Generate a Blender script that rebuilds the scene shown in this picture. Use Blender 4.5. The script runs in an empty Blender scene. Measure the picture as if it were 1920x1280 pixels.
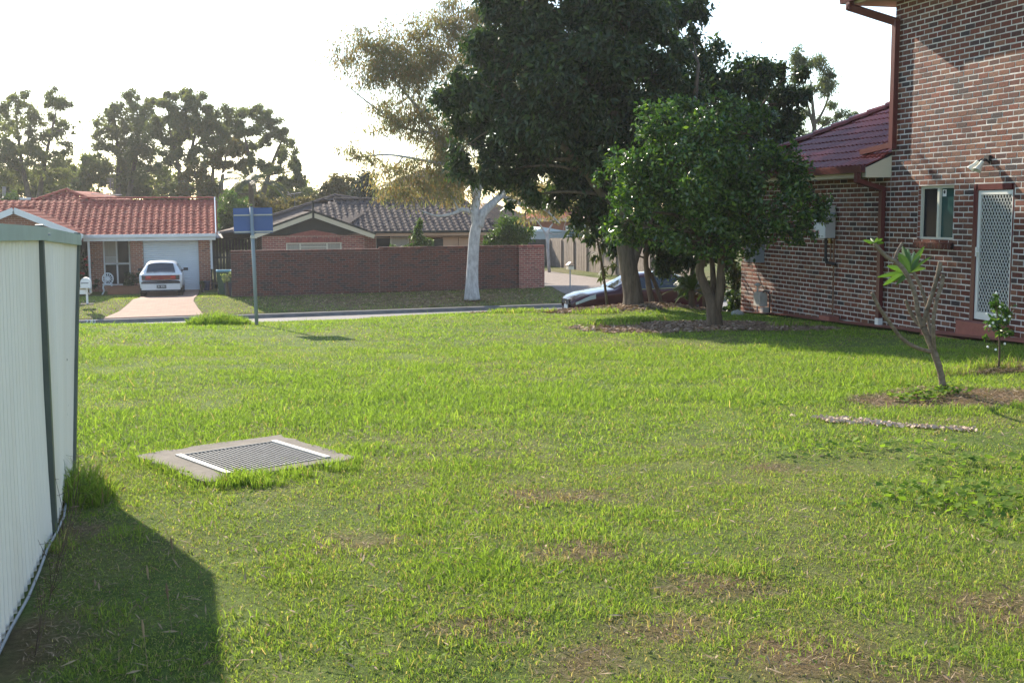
import bpy, math, random
import numpy as np
from mathutils import Vector, Matrix

rng = np.random.default_rng(7)
random.seed(7)
S = bpy.context.scene
COL = S.collection

# ------------------------------------------------------------------ camera
# World frame: +Y runs to the street, +X along the street, Z up; ground near the camera is z = 0.
CAM_Z, FPX, YAW, ROLL = 1.68, 2200.0, math.radians(14.1), 0.006
PITCH = math.atan(246.0 / FPX)
_Fh = Vector((math.sin(YAW), math.cos(YAW), 0)); _H = Vector((math.cos(YAW), -math.sin(YAW), 0)); _Z = Vector((0, 0, 1))
_F = _Fh * math.cos(PITCH) - _Z * math.sin(PITCH)
_U0 = _Fh * math.sin(PITCH) + _Z * math.cos(PITCH)
_R = _H * math.cos(ROLL) - _U0 * math.sin(ROLL)
_U = _H * math.sin(ROLL) + _U0 * math.cos(ROLL)
CAM = Vector((0, 0, CAM_Z))
cd = bpy.data.cameras.new('camera'); cam = bpy.data.objects.new('camera', cd); COL.objects.link(cam)
cd.sensor_width = 36.0; cd.lens = 36.0 * FPX / 1920.0; cd.clip_start = 0.05; cd.clip_end = 3000
mw = Matrix.Identity(4)
for i, v in enumerate((_R, _U, -_F)):
    for k in range(3): mw[k][i] = v[k]
mw.translation = CAM
cam.matrix_world = mw
S.camera = cam

# ------------------------------------------------------------------ light
SUN_EL = math.radians(28.0); SUN_AZ = math.atan2(-0.28, 0.96)      # azimuth from +Y towards +X
w = bpy.data.worlds.new('World'); S.world = w; w.use_nodes = True
wn = w.node_tree.nodes; wl = w.node_tree.links
bg = wn['Background']; sky = wn.new('ShaderNodeTexSky'); sky.sky_type = 'NISHITA'
sky.sun_disc = False; sky.sun_elevation = SUN_EL; sky.sun_rotation = SUN_AZ
sky.air_density = 1.0; sky.dust_density = 0.35; sky.ozone_density = 1.0
wl.new(sky.outputs[0], bg.inputs[0]); bg.inputs[1].default_value = 0.15
sl = bpy.data.lights.new('sun', 'SUN'); sl.energy = 4.6; sl.angle = math.radians(0.6); sl.color = (1.0, 0.89, 0.72)
sun = bpy.data.objects.new('sun', sl); COL.objects.link(sun)
sd = Vector((math.sin(SUN_AZ) * math.cos(SUN_EL), math.cos(SUN_AZ) * math.cos(SUN_EL), math.sin(SUN_EL)))
sun.rotation_euler = sd.to_track_quat('Z', 'Y').to_euler()
sun.location = sd * 60
vs = S.view_settings
vs.view_transform = 'Standard'; vs.look = 'None'; vs.exposure = 1.12; vs.gamma = 1.0; vs.use_curve_mapping = False
S.cycles.use_denoising = True
S.cycles.max_bounces = 8; S.cycles.transparent_max_bounces = 8; S.cycles.volume_bounces = 0
S.cycles.caustics_reflective = False; S.cycles.caustics_refractive = False

# ------------------------------------------------------------------ picture <-> place
def ray(px, py):
    return (_F * FPX + _R * (px - 960) - _U * (py - 640)).normalized()
def at(px, py, X=None, Y=None, Z=None, D=None):
    d = ray(px, py)
    if X is not None: t = (X - CAM.x) / d.x
    elif Y is not None: t = (Y - CAM.y) / d.y
    elif Z is not None: t = (Z - CAM.z) / d.z
    else: t = D / d.dot(_Fh)
    return CAM + d * t
def proj(p):
    v = Vector(p) - CAM; z = v.dot(_F)
    return 960 + FPX * v.dot(_R) / z, 640 - FPX * v.dot(_U) / z, z

# ------------------------------------------------------------------ noise for scattering
_lat = rng.random((256, 256))
def vnoise(x, y, s=1.0, seed=0):
    x = np.asarray(x, float) * s + seed * 17.3 + 500; y = np.asarray(y, float) * s + seed * 9.1 + 500
    xi = np.floor(x).astype(int); yi = np.floor(y).astype(int); fx = x - xi; fy = y - yi
    fx = fx * fx * (3 - 2 * fx); fy = fy * fy * (3 - 2 * fy)
    a = _lat[xi % 256, yi % 256]; b = _lat[(xi + 1) % 256, yi % 256]; c = _lat[xi % 256, (yi + 1) % 256]; d = _lat[(xi + 1) % 256, (yi + 1) % 256]
    return (a * (1 - fx) + b * fx) * (1 - fy) + (c * (1 - fx) + d * fx) * fy
def fbm(x, y, s, seed=0, n=3):
    v = 0; a = 0.5; t = 0
    for k in range(n):
        v = v + a * vnoise(x, y, s * 2 ** k, seed + k); t += a; a *= 0.5
    return v / t
def sstep(a, b, x):
    t = np.clip((np.asarray(x, float) - a) / (b - a), 0, 1); return t * t * (3 - 2 * t)

# ------------------------------------------------------------------ terrain
_PY = [-60, 0, 6, 10, 14.5, 18, 20.5, 22, 24, 27, 31, 34.9, 35.25, 35.6, 42.7, 43.1, 43.45, 47, 52, 60, 80, 400, 2000]
_PZ = [0.1, 0.0, 0, -.05, -.11, -.185, -.245, -.34, -.56, -1.0, -1.5, -1.80, -1.83, -2.45, -2.45, -1.98, -1.95, -1.62, -1.76, -1.80, -1.85, -2.4, -4]
MOUNDS = [(8.05, 18.5, 1.9, 1.2, .05), (8.9, 23.3, 1.5, 1.2, .16), (6.55, 9.55, .8, .5, .04), (8.4, 11.2, .95, .32, .06)]
def gz(X, Y):
    X = np.asarray(X, float); Y = np.asarray(Y, float)
    sh = 2.0 * sstep(0, 7, X) * (1 - .75 * sstep(8.8, 11.2, X)) * sstep(17, 22, Y) * (1 - sstep(26, 33, Y))
    z = np.interp(Y - sh, _PY, _PZ)
    z = z - np.clip(X, -6, 14) * .018 * sstep(6, 20, Y) * (1 - sstep(24, 33, Y))
    z = z + .008 * np.clip(X, -30, 30) * sstep(30, 36, Y)
    for (cx, cy, rx, ry, h) in MOUNDS:
        z = z + h * np.exp(-(((X - cx) / rx) ** 2 + ((Y - cy) / ry) ** 2) * 1.3)
    near = (1 - sstep(26, 32, Y))
    return z + near * (.05 * (fbm(X, Y, .35, 3) - .5) + .02 * (fbm(X, Y, 1.4, 5) - .5))
def g1(x, y): return float(gz(x, y))
def gp(px, py, dz=0.0):
    d = ray(px, py); z = 0.0
    for _ in range(30):
        p = CAM + d * ((z - CAM.z) / d.z); z = g1(p.x, p.y) + dz
    return p

# ------------------------------------------------------------------ mesh builder
class MB:
    def __init__(s): s.v = []; s.f = []; s.n = 0
    def add(s, vs, fs):
        o = s.n
        s.v.append(np.asarray(vs, float).reshape(-1, 3)); s.n += len(s.v[-1])
        s.f.extend([tuple(i + o for i in f) for f in fs]); return s
    def poly(s, pts): return s.add([tuple(p) for p in pts], [tuple(range(len(pts)))])
    def box(s, c, d, ax=None, back=True):
        # ax: optional 3 axis vectors
        c = Vector(c); hx, hy, hz = d[0] / 2, d[1] / 2, d[2] / 2
        a = [Vector(q) for q in ax] if ax else [Vector((1, 0, 0)), Vector((0, 1, 0)), Vector((0, 0, 1))]
        vs = [c + a[0] * (hx * i) + a[1] * (hy * j) + a[2] * (hz * k) for k in (-1, 1) for j in (-1, 1) for i in (-1, 1)]
        return s.add([tuple(q) for q in vs], [(0, 2, 3, 1), (4, 5, 7, 6), (0, 1, 5, 4), (2, 6, 7, 3), (0, 4, 6, 2), (1, 3, 7, 5)])
    def bar(s, p, q, wd, ht, up=(0, 0, 1)):
        p = Vector(p); q = Vector(q); d = (q - p); L = d.length; d.normalize(); u = Vector(up)
        sdv = d.cross(u)
        if sdv.length < 1e-4: sdv = Vector((1, 0, 0))
        sdv.normalize(); u = sdv.cross(d)
        return s.box((p + q) / 2, (L, wd, ht), (d, sdv, u))
    def tube(s, pts, rad, n=8, cap=True):
        pts = [Vector(p) for p in pts]
        if not hasattr(rad, '__len__'): rad = [rad] * len(pts)
        vs = []; fs = []; ref = None
        for i, p in enumerate(pts):
            t = (pts[min(i + 1, len(pts) - 1)] - pts[max(i - 1, 0)])
            if t.length < 1e-9: t = Vector((0, 0, 1))
            t.normalize()
            if ref is None:
                ref = Vector((1, 0, 0)) if abs(t.x) < .9 else Vector((0, 1, 0))
            a = (ref - t * ref.dot(t)).normalized(); b = t.cross(a); ref = a
            for k in range(n):
                an = 2 * math.pi * k / n
                vs.append(p + (a * math.cos(an) + b * math.sin(an)) * rad[i])
        for i in range(len(pts) - 1):
            for k in range(n):
                fs.append((i * n + k, i * n + (k + 1) % n, (i + 1) * n + (k + 1) % n, (i + 1) * n + k))
        if cap:
            fs.append(tuple(range(n - 1, -1, -1))); o = (len(pts) - 1) * n; fs.append(tuple(o + k for k in range(n)))
        return s.add([tuple(q) for q in vs], fs)
    def lathe(s, c, prof, n=16, ax=(0, 0, 1)):
        ax = Vector(ax).normalized(); ref = Vector((1, 0, 0)) if abs(ax.x) < .9 else Vector((0, 1, 0))
        a = (ref - ax * ref.dot(ax)).normalized(); b = ax.cross(a); c = Vector(c)
        vs = []; fs = []
        for r, h in prof:
            for k in range(n):
                an = 2 * math.pi * k / n; vs.append(c + ax * h + (a * math.cos(an) + b * math.sin(an)) * r)
        for i in range(len(prof) - 1):
            for k in range(n): fs.append((i * n + k, i * n + (k + 1) % n, (i + 1) * n + (k + 1) % n, (i + 1) * n + k))
        fs.append(tuple(range(n - 1, -1, -1))); o = (len(prof) - 1) * n; fs.append(tuple(o + k for k in range(n)))
        return s.add([tuple(q) for q in vs], fs)
    def prism(s, pts, d):
        # closed polygon pts (3D, planar) extruded by vector d
        n = len(pts); d = Vector(d); pts = [Vector(p) for p in pts]
        vs = [tuple(p) for p in pts] + [tuple(p + d) for p in pts]
        fs = [tuple(range(n - 1, -1, -1)), tuple(range(n, 2 * n))] + [(i, (i + 1) % n, n + (i + 1) % n, n + i) for i in range(n)]
        return s.add(vs, fs)
    def build(s, name, mat, parent=None, smooth=False, kind=None):
        V = np.concatenate(s.v) if s.v else np.zeros((0, 3))
        o = ORIG.get(parent.name, Vector((0, 0, 0))) if parent else Vector((0, 0, 0))
        V = V - np.array(o)
        me = bpy.data.meshes.new(name); me.from_pydata(V.tolist(), [], s.f); me.update()
        return link(name, me, mat, parent, smooth, kind, o)
ORIG = {}
def link(name, me, mat, parent=None, smooth=False, kind=None, o=Vector((0, 0, 0))):
    if mat is not None and not me.materials: me.materials.append(mat)
    if smooth: me.polygons.foreach_set('use_smooth', [True] * len(me.polygons))
    ob = bpy.data.objects.new(name, me); COL.objects.link(ob)
    if parent: ob.parent = parent
    ORIG[ob.name] = Vector(o)
    if kind: ob['kind'] = kind
    return ob
def fastmesh(name, V, F, mat, parent=None, cols=None, smooth=False, kind=None):
    # V (n,3), F (m,k) uniform faces
    o = ORIG.get(parent.name, Vector((0, 0, 0))) if parent else Vector((0, 0, 0))
    V = np.asarray(V, np.float32) - np.array(o, np.float32); F = np.asarray(F, np.int32); m, k = F.shape
    me = bpy.data.meshes.new(name); me.vertices.add(len(V)); me.vertices.foreach_set('co', V.ravel())
    me.loops.add(m * k); me.loops.foreach_set('vertex_index', F.ravel())
    me.polygons.add(m); me.polygons.foreach_set('loop_start', np.arange(0, m * k, k, dtype=np.int32))
    if smooth: me.polygons.foreach_set('use_smooth', np.ones(m, bool))
    if cols is not None:
        ca = me.attributes.new('Col', 'FLOAT_COLOR', 'POINT'); ca.data.foreach_set('color', np.asarray(cols, np.float32).ravel())
    me.update(calc_edges=True)
    return link(name, me, mat, parent, False, kind, o)
def empty(name, loc):
    e = bpy.data.objects.new(name, None); COL.objects.link(e); e.location = loc; e.empty_display_size = .2; ORIG[e.name] = Vector(loc); return e
def tag(o, label, cat=None, group=None, kind=None):
    o['label'] = label
    if cat: o['category'] = cat
    if group: o['group'] = group
    if kind: o['kind'] = kind
    return o
def thing(name, loc, label, cat, group=None): return tag(empty(name, loc), label, cat, group)
def structure(o, label=None):
    o['kind'] = 'structure'
    if label: o['label'] = label
    return o

# ------------------------------------------------------------------ materials
def newmat(name):
    m = bpy.data.materials.new(name); m.use_nodes = True
    return m, m.node_tree.nodes, m.node_tree.links, m.node_tree.nodes['Principled BSDF']
def c4(c): return (c[0], c[1], c[2], 1)
def ramp(n, stops, interp='LINEAR'):
    r = n.new('ShaderNodeValToRGB'); r.color_ramp.interpolation = interp
    while len(r.color_ramp.elements) < len(stops): r.color_ramp.elements.new(.5)
    for e, (p, c) in zip(r.color_ramp.elements, stops): e.position = p; e.color = c4(c)
    return r
def noise(n, l, scale, detail=4, coord='Object', rough=.6, stretch=None):
    t = n.new('ShaderNodeTexCoord'); x = n.new('ShaderNodeTexNoise'); x.inputs['Scale'].default_value = scale
    x.inputs['Detail'].default_value = detail; x.inputs['Roughness'].default_value = rough
    src = t.outputs[coord]
    if stretch:
        mp = n.new('ShaderNodeMapping'); mp.inputs['Scale'].default_value = stretch; l.new(src, mp.inputs[0]); src = mp.outputs[0]
    l.new(src, x.inputs['Vector']); return x
def bump(n, l, p, src, strength, dist):
    b = n.new('ShaderNodeBump'); b.inputs['Strength'].default_value = strength; b.inputs['Distance'].default_value = dist
    l.new(src, b.inputs['Height']); l.new(b.outputs[0], p.inputs['Normal'])
def mul(n, l, a, b, fac=1.0):
    x = n.new('ShaderNodeMix'); x.data_type = 'RGBA'; x.blend_type = 'MULTIPLY'; x.inputs[0].default_value = fac
    l.new(a, x.inputs[6]); l.new(b, x.inputs[7]); return x.outputs[2]
def plain(name, col, rough=.6, metal=0, var=.12, scale=3, bmp=0, bscale=60, spec=.5, coat=0, stretch=None):
    m, n, l, p = newmat(name)
    p.inputs['Roughness'].default_value = rough; p.inputs['Metallic'].default_value = metal
    p.inputs['Specular IOR Level'].default_value = spec; p.inputs['Coat Weight'].default_value = coat
    x = noise(n, l, scale, 6, stretch=stretch)
    lo = [c * (1 - var) for c in col]; hi = [min(1, c * (1 + var)) for c in col]
    r = ramp(n, [(.3, lo), (.7, hi)]); l.new(x.outputs[0], r.inputs[0]); l.new(r.outputs[0], p.inputs['Base Color'])
    if bmp:
        y = noise(n, l, bscale, 4); bump(n, l, p, y.outputs[0], bmp, .01)
    return m
def pieces(name, cols, rough=.8, mottle=.35, mscale=14, bmp=.3, bscale=50, spec=.3, big=None):
    # colour differs from piece to piece (mesh island / object), mottled within the piece
    m, n, l, p = newmat(name); p.inputs['Roughness'].default_value = rough; p.inputs['Specular IOR Level'].default_value = spec
    g = n.new('ShaderNodeNewGeometry'); oi = n.new('ShaderNodeObjectInfo')
    a = n.new('ShaderNodeMath'); a.operation = 'ADD'; l.new(g.outputs['Random Per Island'], a.inputs[0]); l.new(oi.outputs['Random'], a.inputs[1])
    fr = n.new('ShaderNodeMath'); fr.operation = 'FRACT'; l.new(a.outputs[0], fr.inputs[0])
    k = len(cols); r = ramp(n, [((i + .5) / k, c) for i, c in enumerate(cols)]); l.new(fr.outputs[0], r.inputs[0])
    x = noise(n, l, mscale, 5); q = ramp(n, [(.25, (1 - mottle,) * 3), (.75, (1 + mottle * .6,) * 3)]); l.new(x.outputs[0], q.inputs[0])
    out = mul(n, l, r.outputs[0], q.outputs[0])
    if big:
        x2 = noise(n, l, big[0], 3); q2 = ramp(n, [(.3, (1 - big[1],) * 3), (.7, (1,) * 3)]); l.new(x2.outputs[0], q2.inputs[0]); out = mul(n, l, out, q2.outputs[0])
    l.new(out, p.inputs['Base Color'])
    if bmp:
        y = noise(n, l, bscale, 4); bump(n, l, p, y.outputs[0], bmp, .006)
    return m
def leafmat(name, cols, trans=.4, rough=.45, spec=.4, tint=(1.25, 1.35, .6), attr=False, clump=0.0):
    m, n, l, p = newmat(name); p.inputs['Roughness'].default_value = rough; p.inputs['Specular IOR Level'].default_value = spec
    if attr:
        at_ = n.new('ShaderNodeAttribute'); at_.attribute_name = 'Col'; col = at_.outputs['Color']
    else:
        g = n.new('ShaderNodeNewGeometry'); k = len(cols)
        r = ramp(n, [((i + .5) / k, c) for i, c in enumerate(cols)]); l.new(g.outputs['Random Per Island'], r.inputs[0]); col = r.outputs[0]
    l.new(col, p.inputs['Base Color'])
    tr = n.new('ShaderNodeBsdfTranslucent'); v = n.new('ShaderNodeVectorMath'); v.operation = 'MULTIPLY'
    v.inputs[1].default_value = tint; l.new(col, v.inputs[0]); l.new(v.outputs[0], tr.inputs[0])
    mx = n.new('ShaderNodeMixShader'); mx.inputs[0].default_value = trans
    l.new(p.outputs[0], mx.inputs[1]); l.new(tr.outputs[0], mx.inputs[2])
    l.new(mx.outputs[0], n['Material Output'].inputs[0]); return m
def glass(name, col, rough=.05, spec=.8):
    m, n, l, p = newmat(name); p.inputs['Base Color'].default_value = c4(col); p.inputs['Roughness'].default_value = rough
    p.inputs['Specular IOR Level'].default_value = spec; return m

M = {}
BRICKS = [(.23, .070, .042), (.12, .038, .028), (.18, .052, .031), (.25, .105, .06), (.085, .036, .031), (.20, .058, .034), (.14, .046, .030), (.28, .125, .075), (.055, .040, .042), (.19, .07, .042)]
M['brick'] = pieces('brick', BRICKS, mottle=.5, mscale=26, bmp=.6, bscale=70, big=(.9, .3))
M['wallbrick'] = pieces('boundary wall brick', [(.165, .045, .03), (.11, .037, .03), (.19, .053, .034), (.065, .036, .034), (.14, .042, .03), (.17, .05, .034), (.055, .032, .032)], mottle=.35, mscale=12, bmp=.3, big=(1.1, .35))
M['farbrick'] = pieces('orange brick', [(.34, .13, .075), (.27, .10, .06), (.38, .16, .09), (.20, .08, .055), (.32, .12, .07)], mottle=.3, mscale=10, bmp=.2)
M['pinkbrick'] = pieces('pink brick', [(.36, .12, .10), (.28, .09, .075), (.40, .15, .12), (.19, .07, .065), (.33, .11, .09)], mottle=.3, mscale=10, bmp=.2)
M['mortar'] = plain('white mortar', (.60, .565, .52), .95, var=.24, scale=2.2, bmp=.5, bscale=90, spec=.1)
M['darkmortar'] = plain('dark mortar', (.20, .15, .13), .95, var=.2, scale=6, spec=.1)
M['tanmortar'] = plain('tan mortar', (.46, .36, .30), .95, var=.15, scale=6, spec=.1)
# ================================================================== THE SETTING
def axis_vals(lo, hi, a, b, step, grow=1.35):
    v = list(np.arange(a, b + 1e-6, step)); s = step; x = a
    left = []
    while x > lo: s *= grow; x -= s; left.append(x)
    s = step; x = b; right = []
    while x < hi: s *= grow; x += s; right.append(x)
    return np.array(left[::-1] + v + right)
xs = axis_vals(-900, 900, -9, 15, .25); ys = axis_vals(-60, 1400, 0, 48, .25)
GX, GY = np.meshgrid(xs, ys)
GZ = gz(GX, GY)
nx, ny = len(xs), len(ys)
BARE = [(gp(1550, 1238), .34, .16), (gp(1060, 1035), .26, .14), (gp(1340, 1103), .28, .12), (gp(1090, 1248), .24, .10), (gp(1730, 1265), .3, .12),
        (gp(40, 1210), .30, .22), (gp(140, 1000), .16, .16), (gp(1470, 880), .2, .1), (gp(1860, 1150), .3, .14), (gp(660, 1015), .2, .1), (gp(900, 1180), .25, .1),
        (gp(1250, 1180), .25, .12), (gp(1040, 930), .3, .12)]
def bare_f(X, Y):
    b = np.zeros_like(np.asarray(X, float))
    for p, rx, ry in BARE:
        # long side along the camera's right
        dx = (X - p.x) * _H.x + (Y - p.y) * _H.y; dy = (X - p.x) * _Fh.x + (Y - p.y) * _Fh.y
        e = (dx / rx) ** 2 + (dy / (ry * 1.6)) ** 2 + 1.6 * (fbm(X, Y, 5.0, 21) - .5)
        b = np.maximum(b, 1 - sstep(.5, 1.3, e))
    f = fbm(X, Y, 1.7, 11)
    return np.maximum(b * .85, .2 * sstep(.70, .84, f) * (1 - sstep(7, 12, Y)))
BEDS = [(8.05, 18.5, 2.25, 1.2), (8.2, 23.5, 2.9, 1.25), (6.55, 9.35, 1.05, .5), (8.55, 11.05, 1.15, .24)]
def bed_f(X, Y, k=None):
    b = np.zeros_like(np.asarray(X, float))
    for i, (cx, cy, rx, ry) in enumerate(BEDS):
        if k is not None and i not in k: continue
        e = ((X - cx) / rx) ** 2 + ((Y - cy) / ry) ** 2 + 1.3 * (fbm(X, Y, 1.6, 31) - .5) + .8 * (fbm(X, Y, 6, 33) - .5)
        b = np.maximum(b, 1 - sstep(.75, 1.15, e))
    return b
def lerp(a, b, t): return a * (1 - t[..., None]) + np.array(b) * t[..., None]
C = np.zeros(GX.shape + (3,)); C[:] = (.16, .175, .06)
C = lerp(C, (.13, .185, .045), sstep(.3, .55, fbm(GX, GY, .8, 2)))
C = lerp(C, (.19, .125, .075), bare_f(GX, GY))
C = lerp(C, (.20, .135, .085), bed_f(GX, GY))
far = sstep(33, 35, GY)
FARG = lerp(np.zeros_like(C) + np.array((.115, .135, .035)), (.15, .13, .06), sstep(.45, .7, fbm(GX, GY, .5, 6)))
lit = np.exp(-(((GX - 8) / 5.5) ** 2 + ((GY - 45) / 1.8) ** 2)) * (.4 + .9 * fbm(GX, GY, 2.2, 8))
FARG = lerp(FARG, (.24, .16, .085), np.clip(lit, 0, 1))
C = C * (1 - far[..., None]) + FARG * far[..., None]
idx = (np.arange(ny - 1)[:, None] * nx + np.arange(nx - 1)[None, :]).ravel()
F = np.stack([idx, idx + 1, idx + 1 + nx, idx + nx], 1)
def groundmat(name, amt=.45, sc=28):
    m, n, l, p = newmat(name); p.inputs['Roughness'].default_value = .95; p.inputs['Specular IOR Level'].default_value = .15
    a = n.new('ShaderNodeAttribute'); a.attribute_name = 'Col'
    x = noise(n, l, sc, 8, rough=.75); q = ramp(n, [(.3, (1 - amt,) * 3), (.7, (1 + amt,) * 3)]); l.new(x.outputs[0], q.inputs[0])
    x2 = noise(n, l, 1.9, 5); q2 = ramp(n, [(.35, (.72, .8, .62)), (.65, (1.2, 1.12, 1.1))]); l.new(x2.outputs[0], q2.inputs[0])
    l.new(mul(n, l, mul(n, l, a.outputs['Color'], q.outputs[0]), q2.outputs[0]), p.inputs['Base Color'])
    y = noise(n, l, 45, 6, rough=.8); bump(n, l, p, y.outputs[0], .9, .03); return m
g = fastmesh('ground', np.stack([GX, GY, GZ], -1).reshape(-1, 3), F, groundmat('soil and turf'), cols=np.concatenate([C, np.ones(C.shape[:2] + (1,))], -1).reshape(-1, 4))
structure(g, 'sloping lawn ground of soil and turf')

def zr(x): return -2.12 + .008 * max(-30, min(30, x))
# ---- road
M['asphalt'] = plain('asphalt', (.20, .185, .175), .82, var=.16, scale=1.3, bmp=.5, bscale=120, spec=.35)
m = MB(); xr = np.linspace(-120, 120, 49)
for a, b in zip(xr[:-1], xr[1:]):
    for (y0, y1, k0, k1) in ((35.6, 39.1, .15, .155), (39.1, 42.75, .155, 0)):
        m.poly([(a, y0, zr(a) + k0), (b, y0, zr(b) + k0), (b, y1, zr(b) + k1), (a, y1, zr(a) + k1)])
structure(m.build('road', M['asphalt']), 'pale sunlit asphalt street running past the houses')
# ---- kerbs
M['kerb'] = plain('kerb concrete', (.15, .145, .14), .9, var=.25, scale=2.5, bmp=.4)
for (y0, s, nm) in ((42.72, 1, 'far'), (35.62, -1, 'near')):
    lift = .15 if nm == 'near' else 0; m = MB(); prof = [(-.28, .006), (0, .012), (.05, .13), (.17, .15), (.20, .0), (.20, -.2), (-.28, -.2)]
    xk = list(np.linspace(-60, 60, 41))
    for a, b in zip(xk[:-1], xk[1:]):
        for (p0, q0), (p1, q1) in zip(prof[:-1], prof[1:]):
            m.poly([(a, y0 + s * p0, zr(a) + q0 + lift), (b - .008, y0 + s * p0, zr(b) + q0 + lift), (b - .008, y0 + s * p1, zr(b) + q1 + lift), (a, y0 + s * p1, zr(a) + q1 + lift)])
    structure(m.build('kerb', M['kerb']), 'grey concrete kerb along the street on the %s' % ('side of the brick boundary wall' if nm == 'far' else 'side of the open lawn'))
# painted house number on the far kerb face
def text(txt, name, size, loc, ax, mat, parent=None, align='CENTER', thick=.001):
    # ax = (right, up) directions of the lettering
    cu = bpy.data.curves.new(name, 'FONT'); cu.body = txt; cu.size = size; cu.align_x = align; cu.align_y = 'CENTER'; cu.extrude = thick; cu.resolution_u = 3
    tmp = bpy.data.objects.new(name + '_tmp', cu); COL.objects.link(tmp)
    dg = bpy.context.evaluated_depsgraph_get(); me = bpy.data.meshes.new_from_object(tmp.evaluated_get(dg)); bpy.data.objects.remove(tmp); bpy.data.curves.remove(cu)
    r = Vector(ax[0]).normalized(); u = Vector(ax[1]).normalized(); nrm = r.cross(u)
    mt = Matrix((( r.x, u.x, nrm.x, loc[0]), (r.y, u.y, nrm.y, loc[1]), (r.z, u.z, nrm.z, loc[2]), (0, 0, 0, 1)))
    me.transform(mt); o = ORIG.get(parent.name, Vector((0, 0, 0))) if parent else Vector((0, 0, 0))
    me.transform(Matrix.Translation(-o)); me.materials.clear(); me.materials.append(mat)
    return link(name, me, None, parent, o=o)
M['white'] = plain('white paint', (.78, .77, .74), .45, var=.06, scale=4)
M['black'] = plain('black paint', (.02, .02, .022), .5, var=.2)
kp = at(169, 601, Y=42.73)
o = text('220', 'kerb_number', .24, (kp.x, 42.74, zr(kp.x) + .075), ((1, 0, .008), (0, .4, .92)), M['white'])
tag(o, 'white house number painted on the kerb below the mailbox lawn', 'number')
# ---- driveway of the red-roofed house, pale terracotta pavers
def pavermat():
    m, n, l, p = newmat('driveway pavers'); p.inputs['Roughness'].default_value = .85
    t = n.new('ShaderNodeTexCoord'); b = n.new('ShaderNodeTexBrick'); b.inputs['Scale'].default_value = 1.0
    b.inputs['Brick Width'].default_value = .23; b.inputs['Row Height'].default_value = .115; b.inputs['Mortar Size'].default_value = .006
    b.inputs['Color1'].default_value = (.36, .20, .13, 1); b.inputs['Color2'].default_value = (.30, .17, .115, 1); b.inputs['Mortar'].default_value = (.30, .22, .17, 1)
    l.new(t.outputs['Object'], b.inputs['Vector'])
    x = noise(n, l, 2.2, 5); q = ramp(n, [(.3, (.85,) * 3), (.7, (1.1,) * 3)]); l.new(x.outputs[0], q.inputs[0])
    l.new(mul(n, l, b.outputs[0], q.outputs[0]), p.inputs['Base Color']); return m
M['paver'] = pavermat()
def ground_sheet(name, poly, mat, dz, label, sub=.4):
    # draped sheet: fan of a grid inside the polygon rows (poly = list of (y, x0, x1))
    m = MB()
    for (ya, a0, a1), (yb, b0, b1) in zip(poly[:-1], poly[1:]):
        n = 8
        for i in range(n):
            q = [(a0 + (a1 - a0) * i / n, ya), (a0 + (a1 - a0) * (i + 1) / n, ya), (b0 + (b1 - b0) * (i + 1) / n, yb), (b0 + (b1 - b0) * i / n, yb)]
            m.poly([(x, y, g1(x, y) + dz) for x, y in q])
    return structure(m.build(name, mat), label)
def xat(px, py, y): return at(px, py, Y=y).x
pl = []
for y, pxl, pxr, py in ((42.92, 188, 384, 597), (44.5, 225, 372, 584), (46.2, 243, 363, 573), (48.5, 262, 369, 561), (51, 266, 372, 552), (54.2, 267, 374, 545)):
    pl.append((y, xat(pxl, py, y), xat(pxr, py, y)))
pl[0] = (42.92, pl[0][1], pl[0][2])
def drape(name, pl, mat, dz, label):
    fine = []
    for (a, b) in zip(pl[:-1], pl[1:]):
        n = max(1, int((b[0] - a[0]) / .2))
        for i in range(n):
            t = i / n; fine.append(tuple(a[k] + (b[k] - a[k]) * t for k in range(3)))
    fine.append(pl[-1]); return ground_sheet(name, fine, mat, dz, label)
drape('driveway', pl, M['paver'], .022, 'pale terracotta paved driveway leading to the garage')
# ---- gravel driveway between boundary wall and paling fence
M['gravel'] = plain('brown gravel', (.24, .19, .155), .95, var=.35, scale=9, bmp=.7, bscale=30)
drape('gravel_drive', [(43.0, 13.6, 20.0), (46, 13.5, 18.6), (50, 13.6, 18.0), (62, 13.8, 17.6)], M['gravel'], .02, 'brown gravel drive beside the paling fence')
# ---- red painted path round the brick house
M['redpath'] = plain('red painted concrete', (.30, .10, .055), .8, var=.25, scale=5, bmp=.2)
HX = 11.2
drape('path', [(8.0, HX - .62, HX + .02), (14.2, HX - .62, HX + .02), (14.9, HX - .62, HX + .02), (16.4, HX - .60, HX + .02), (16.9, HX - .42, HX + .02), (23.8, HX - .42, HX + .02), (24.5, HX - 1.0, HX + .02)], M['redpath'], .045, 'red painted concrete path along the brick house')

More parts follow.
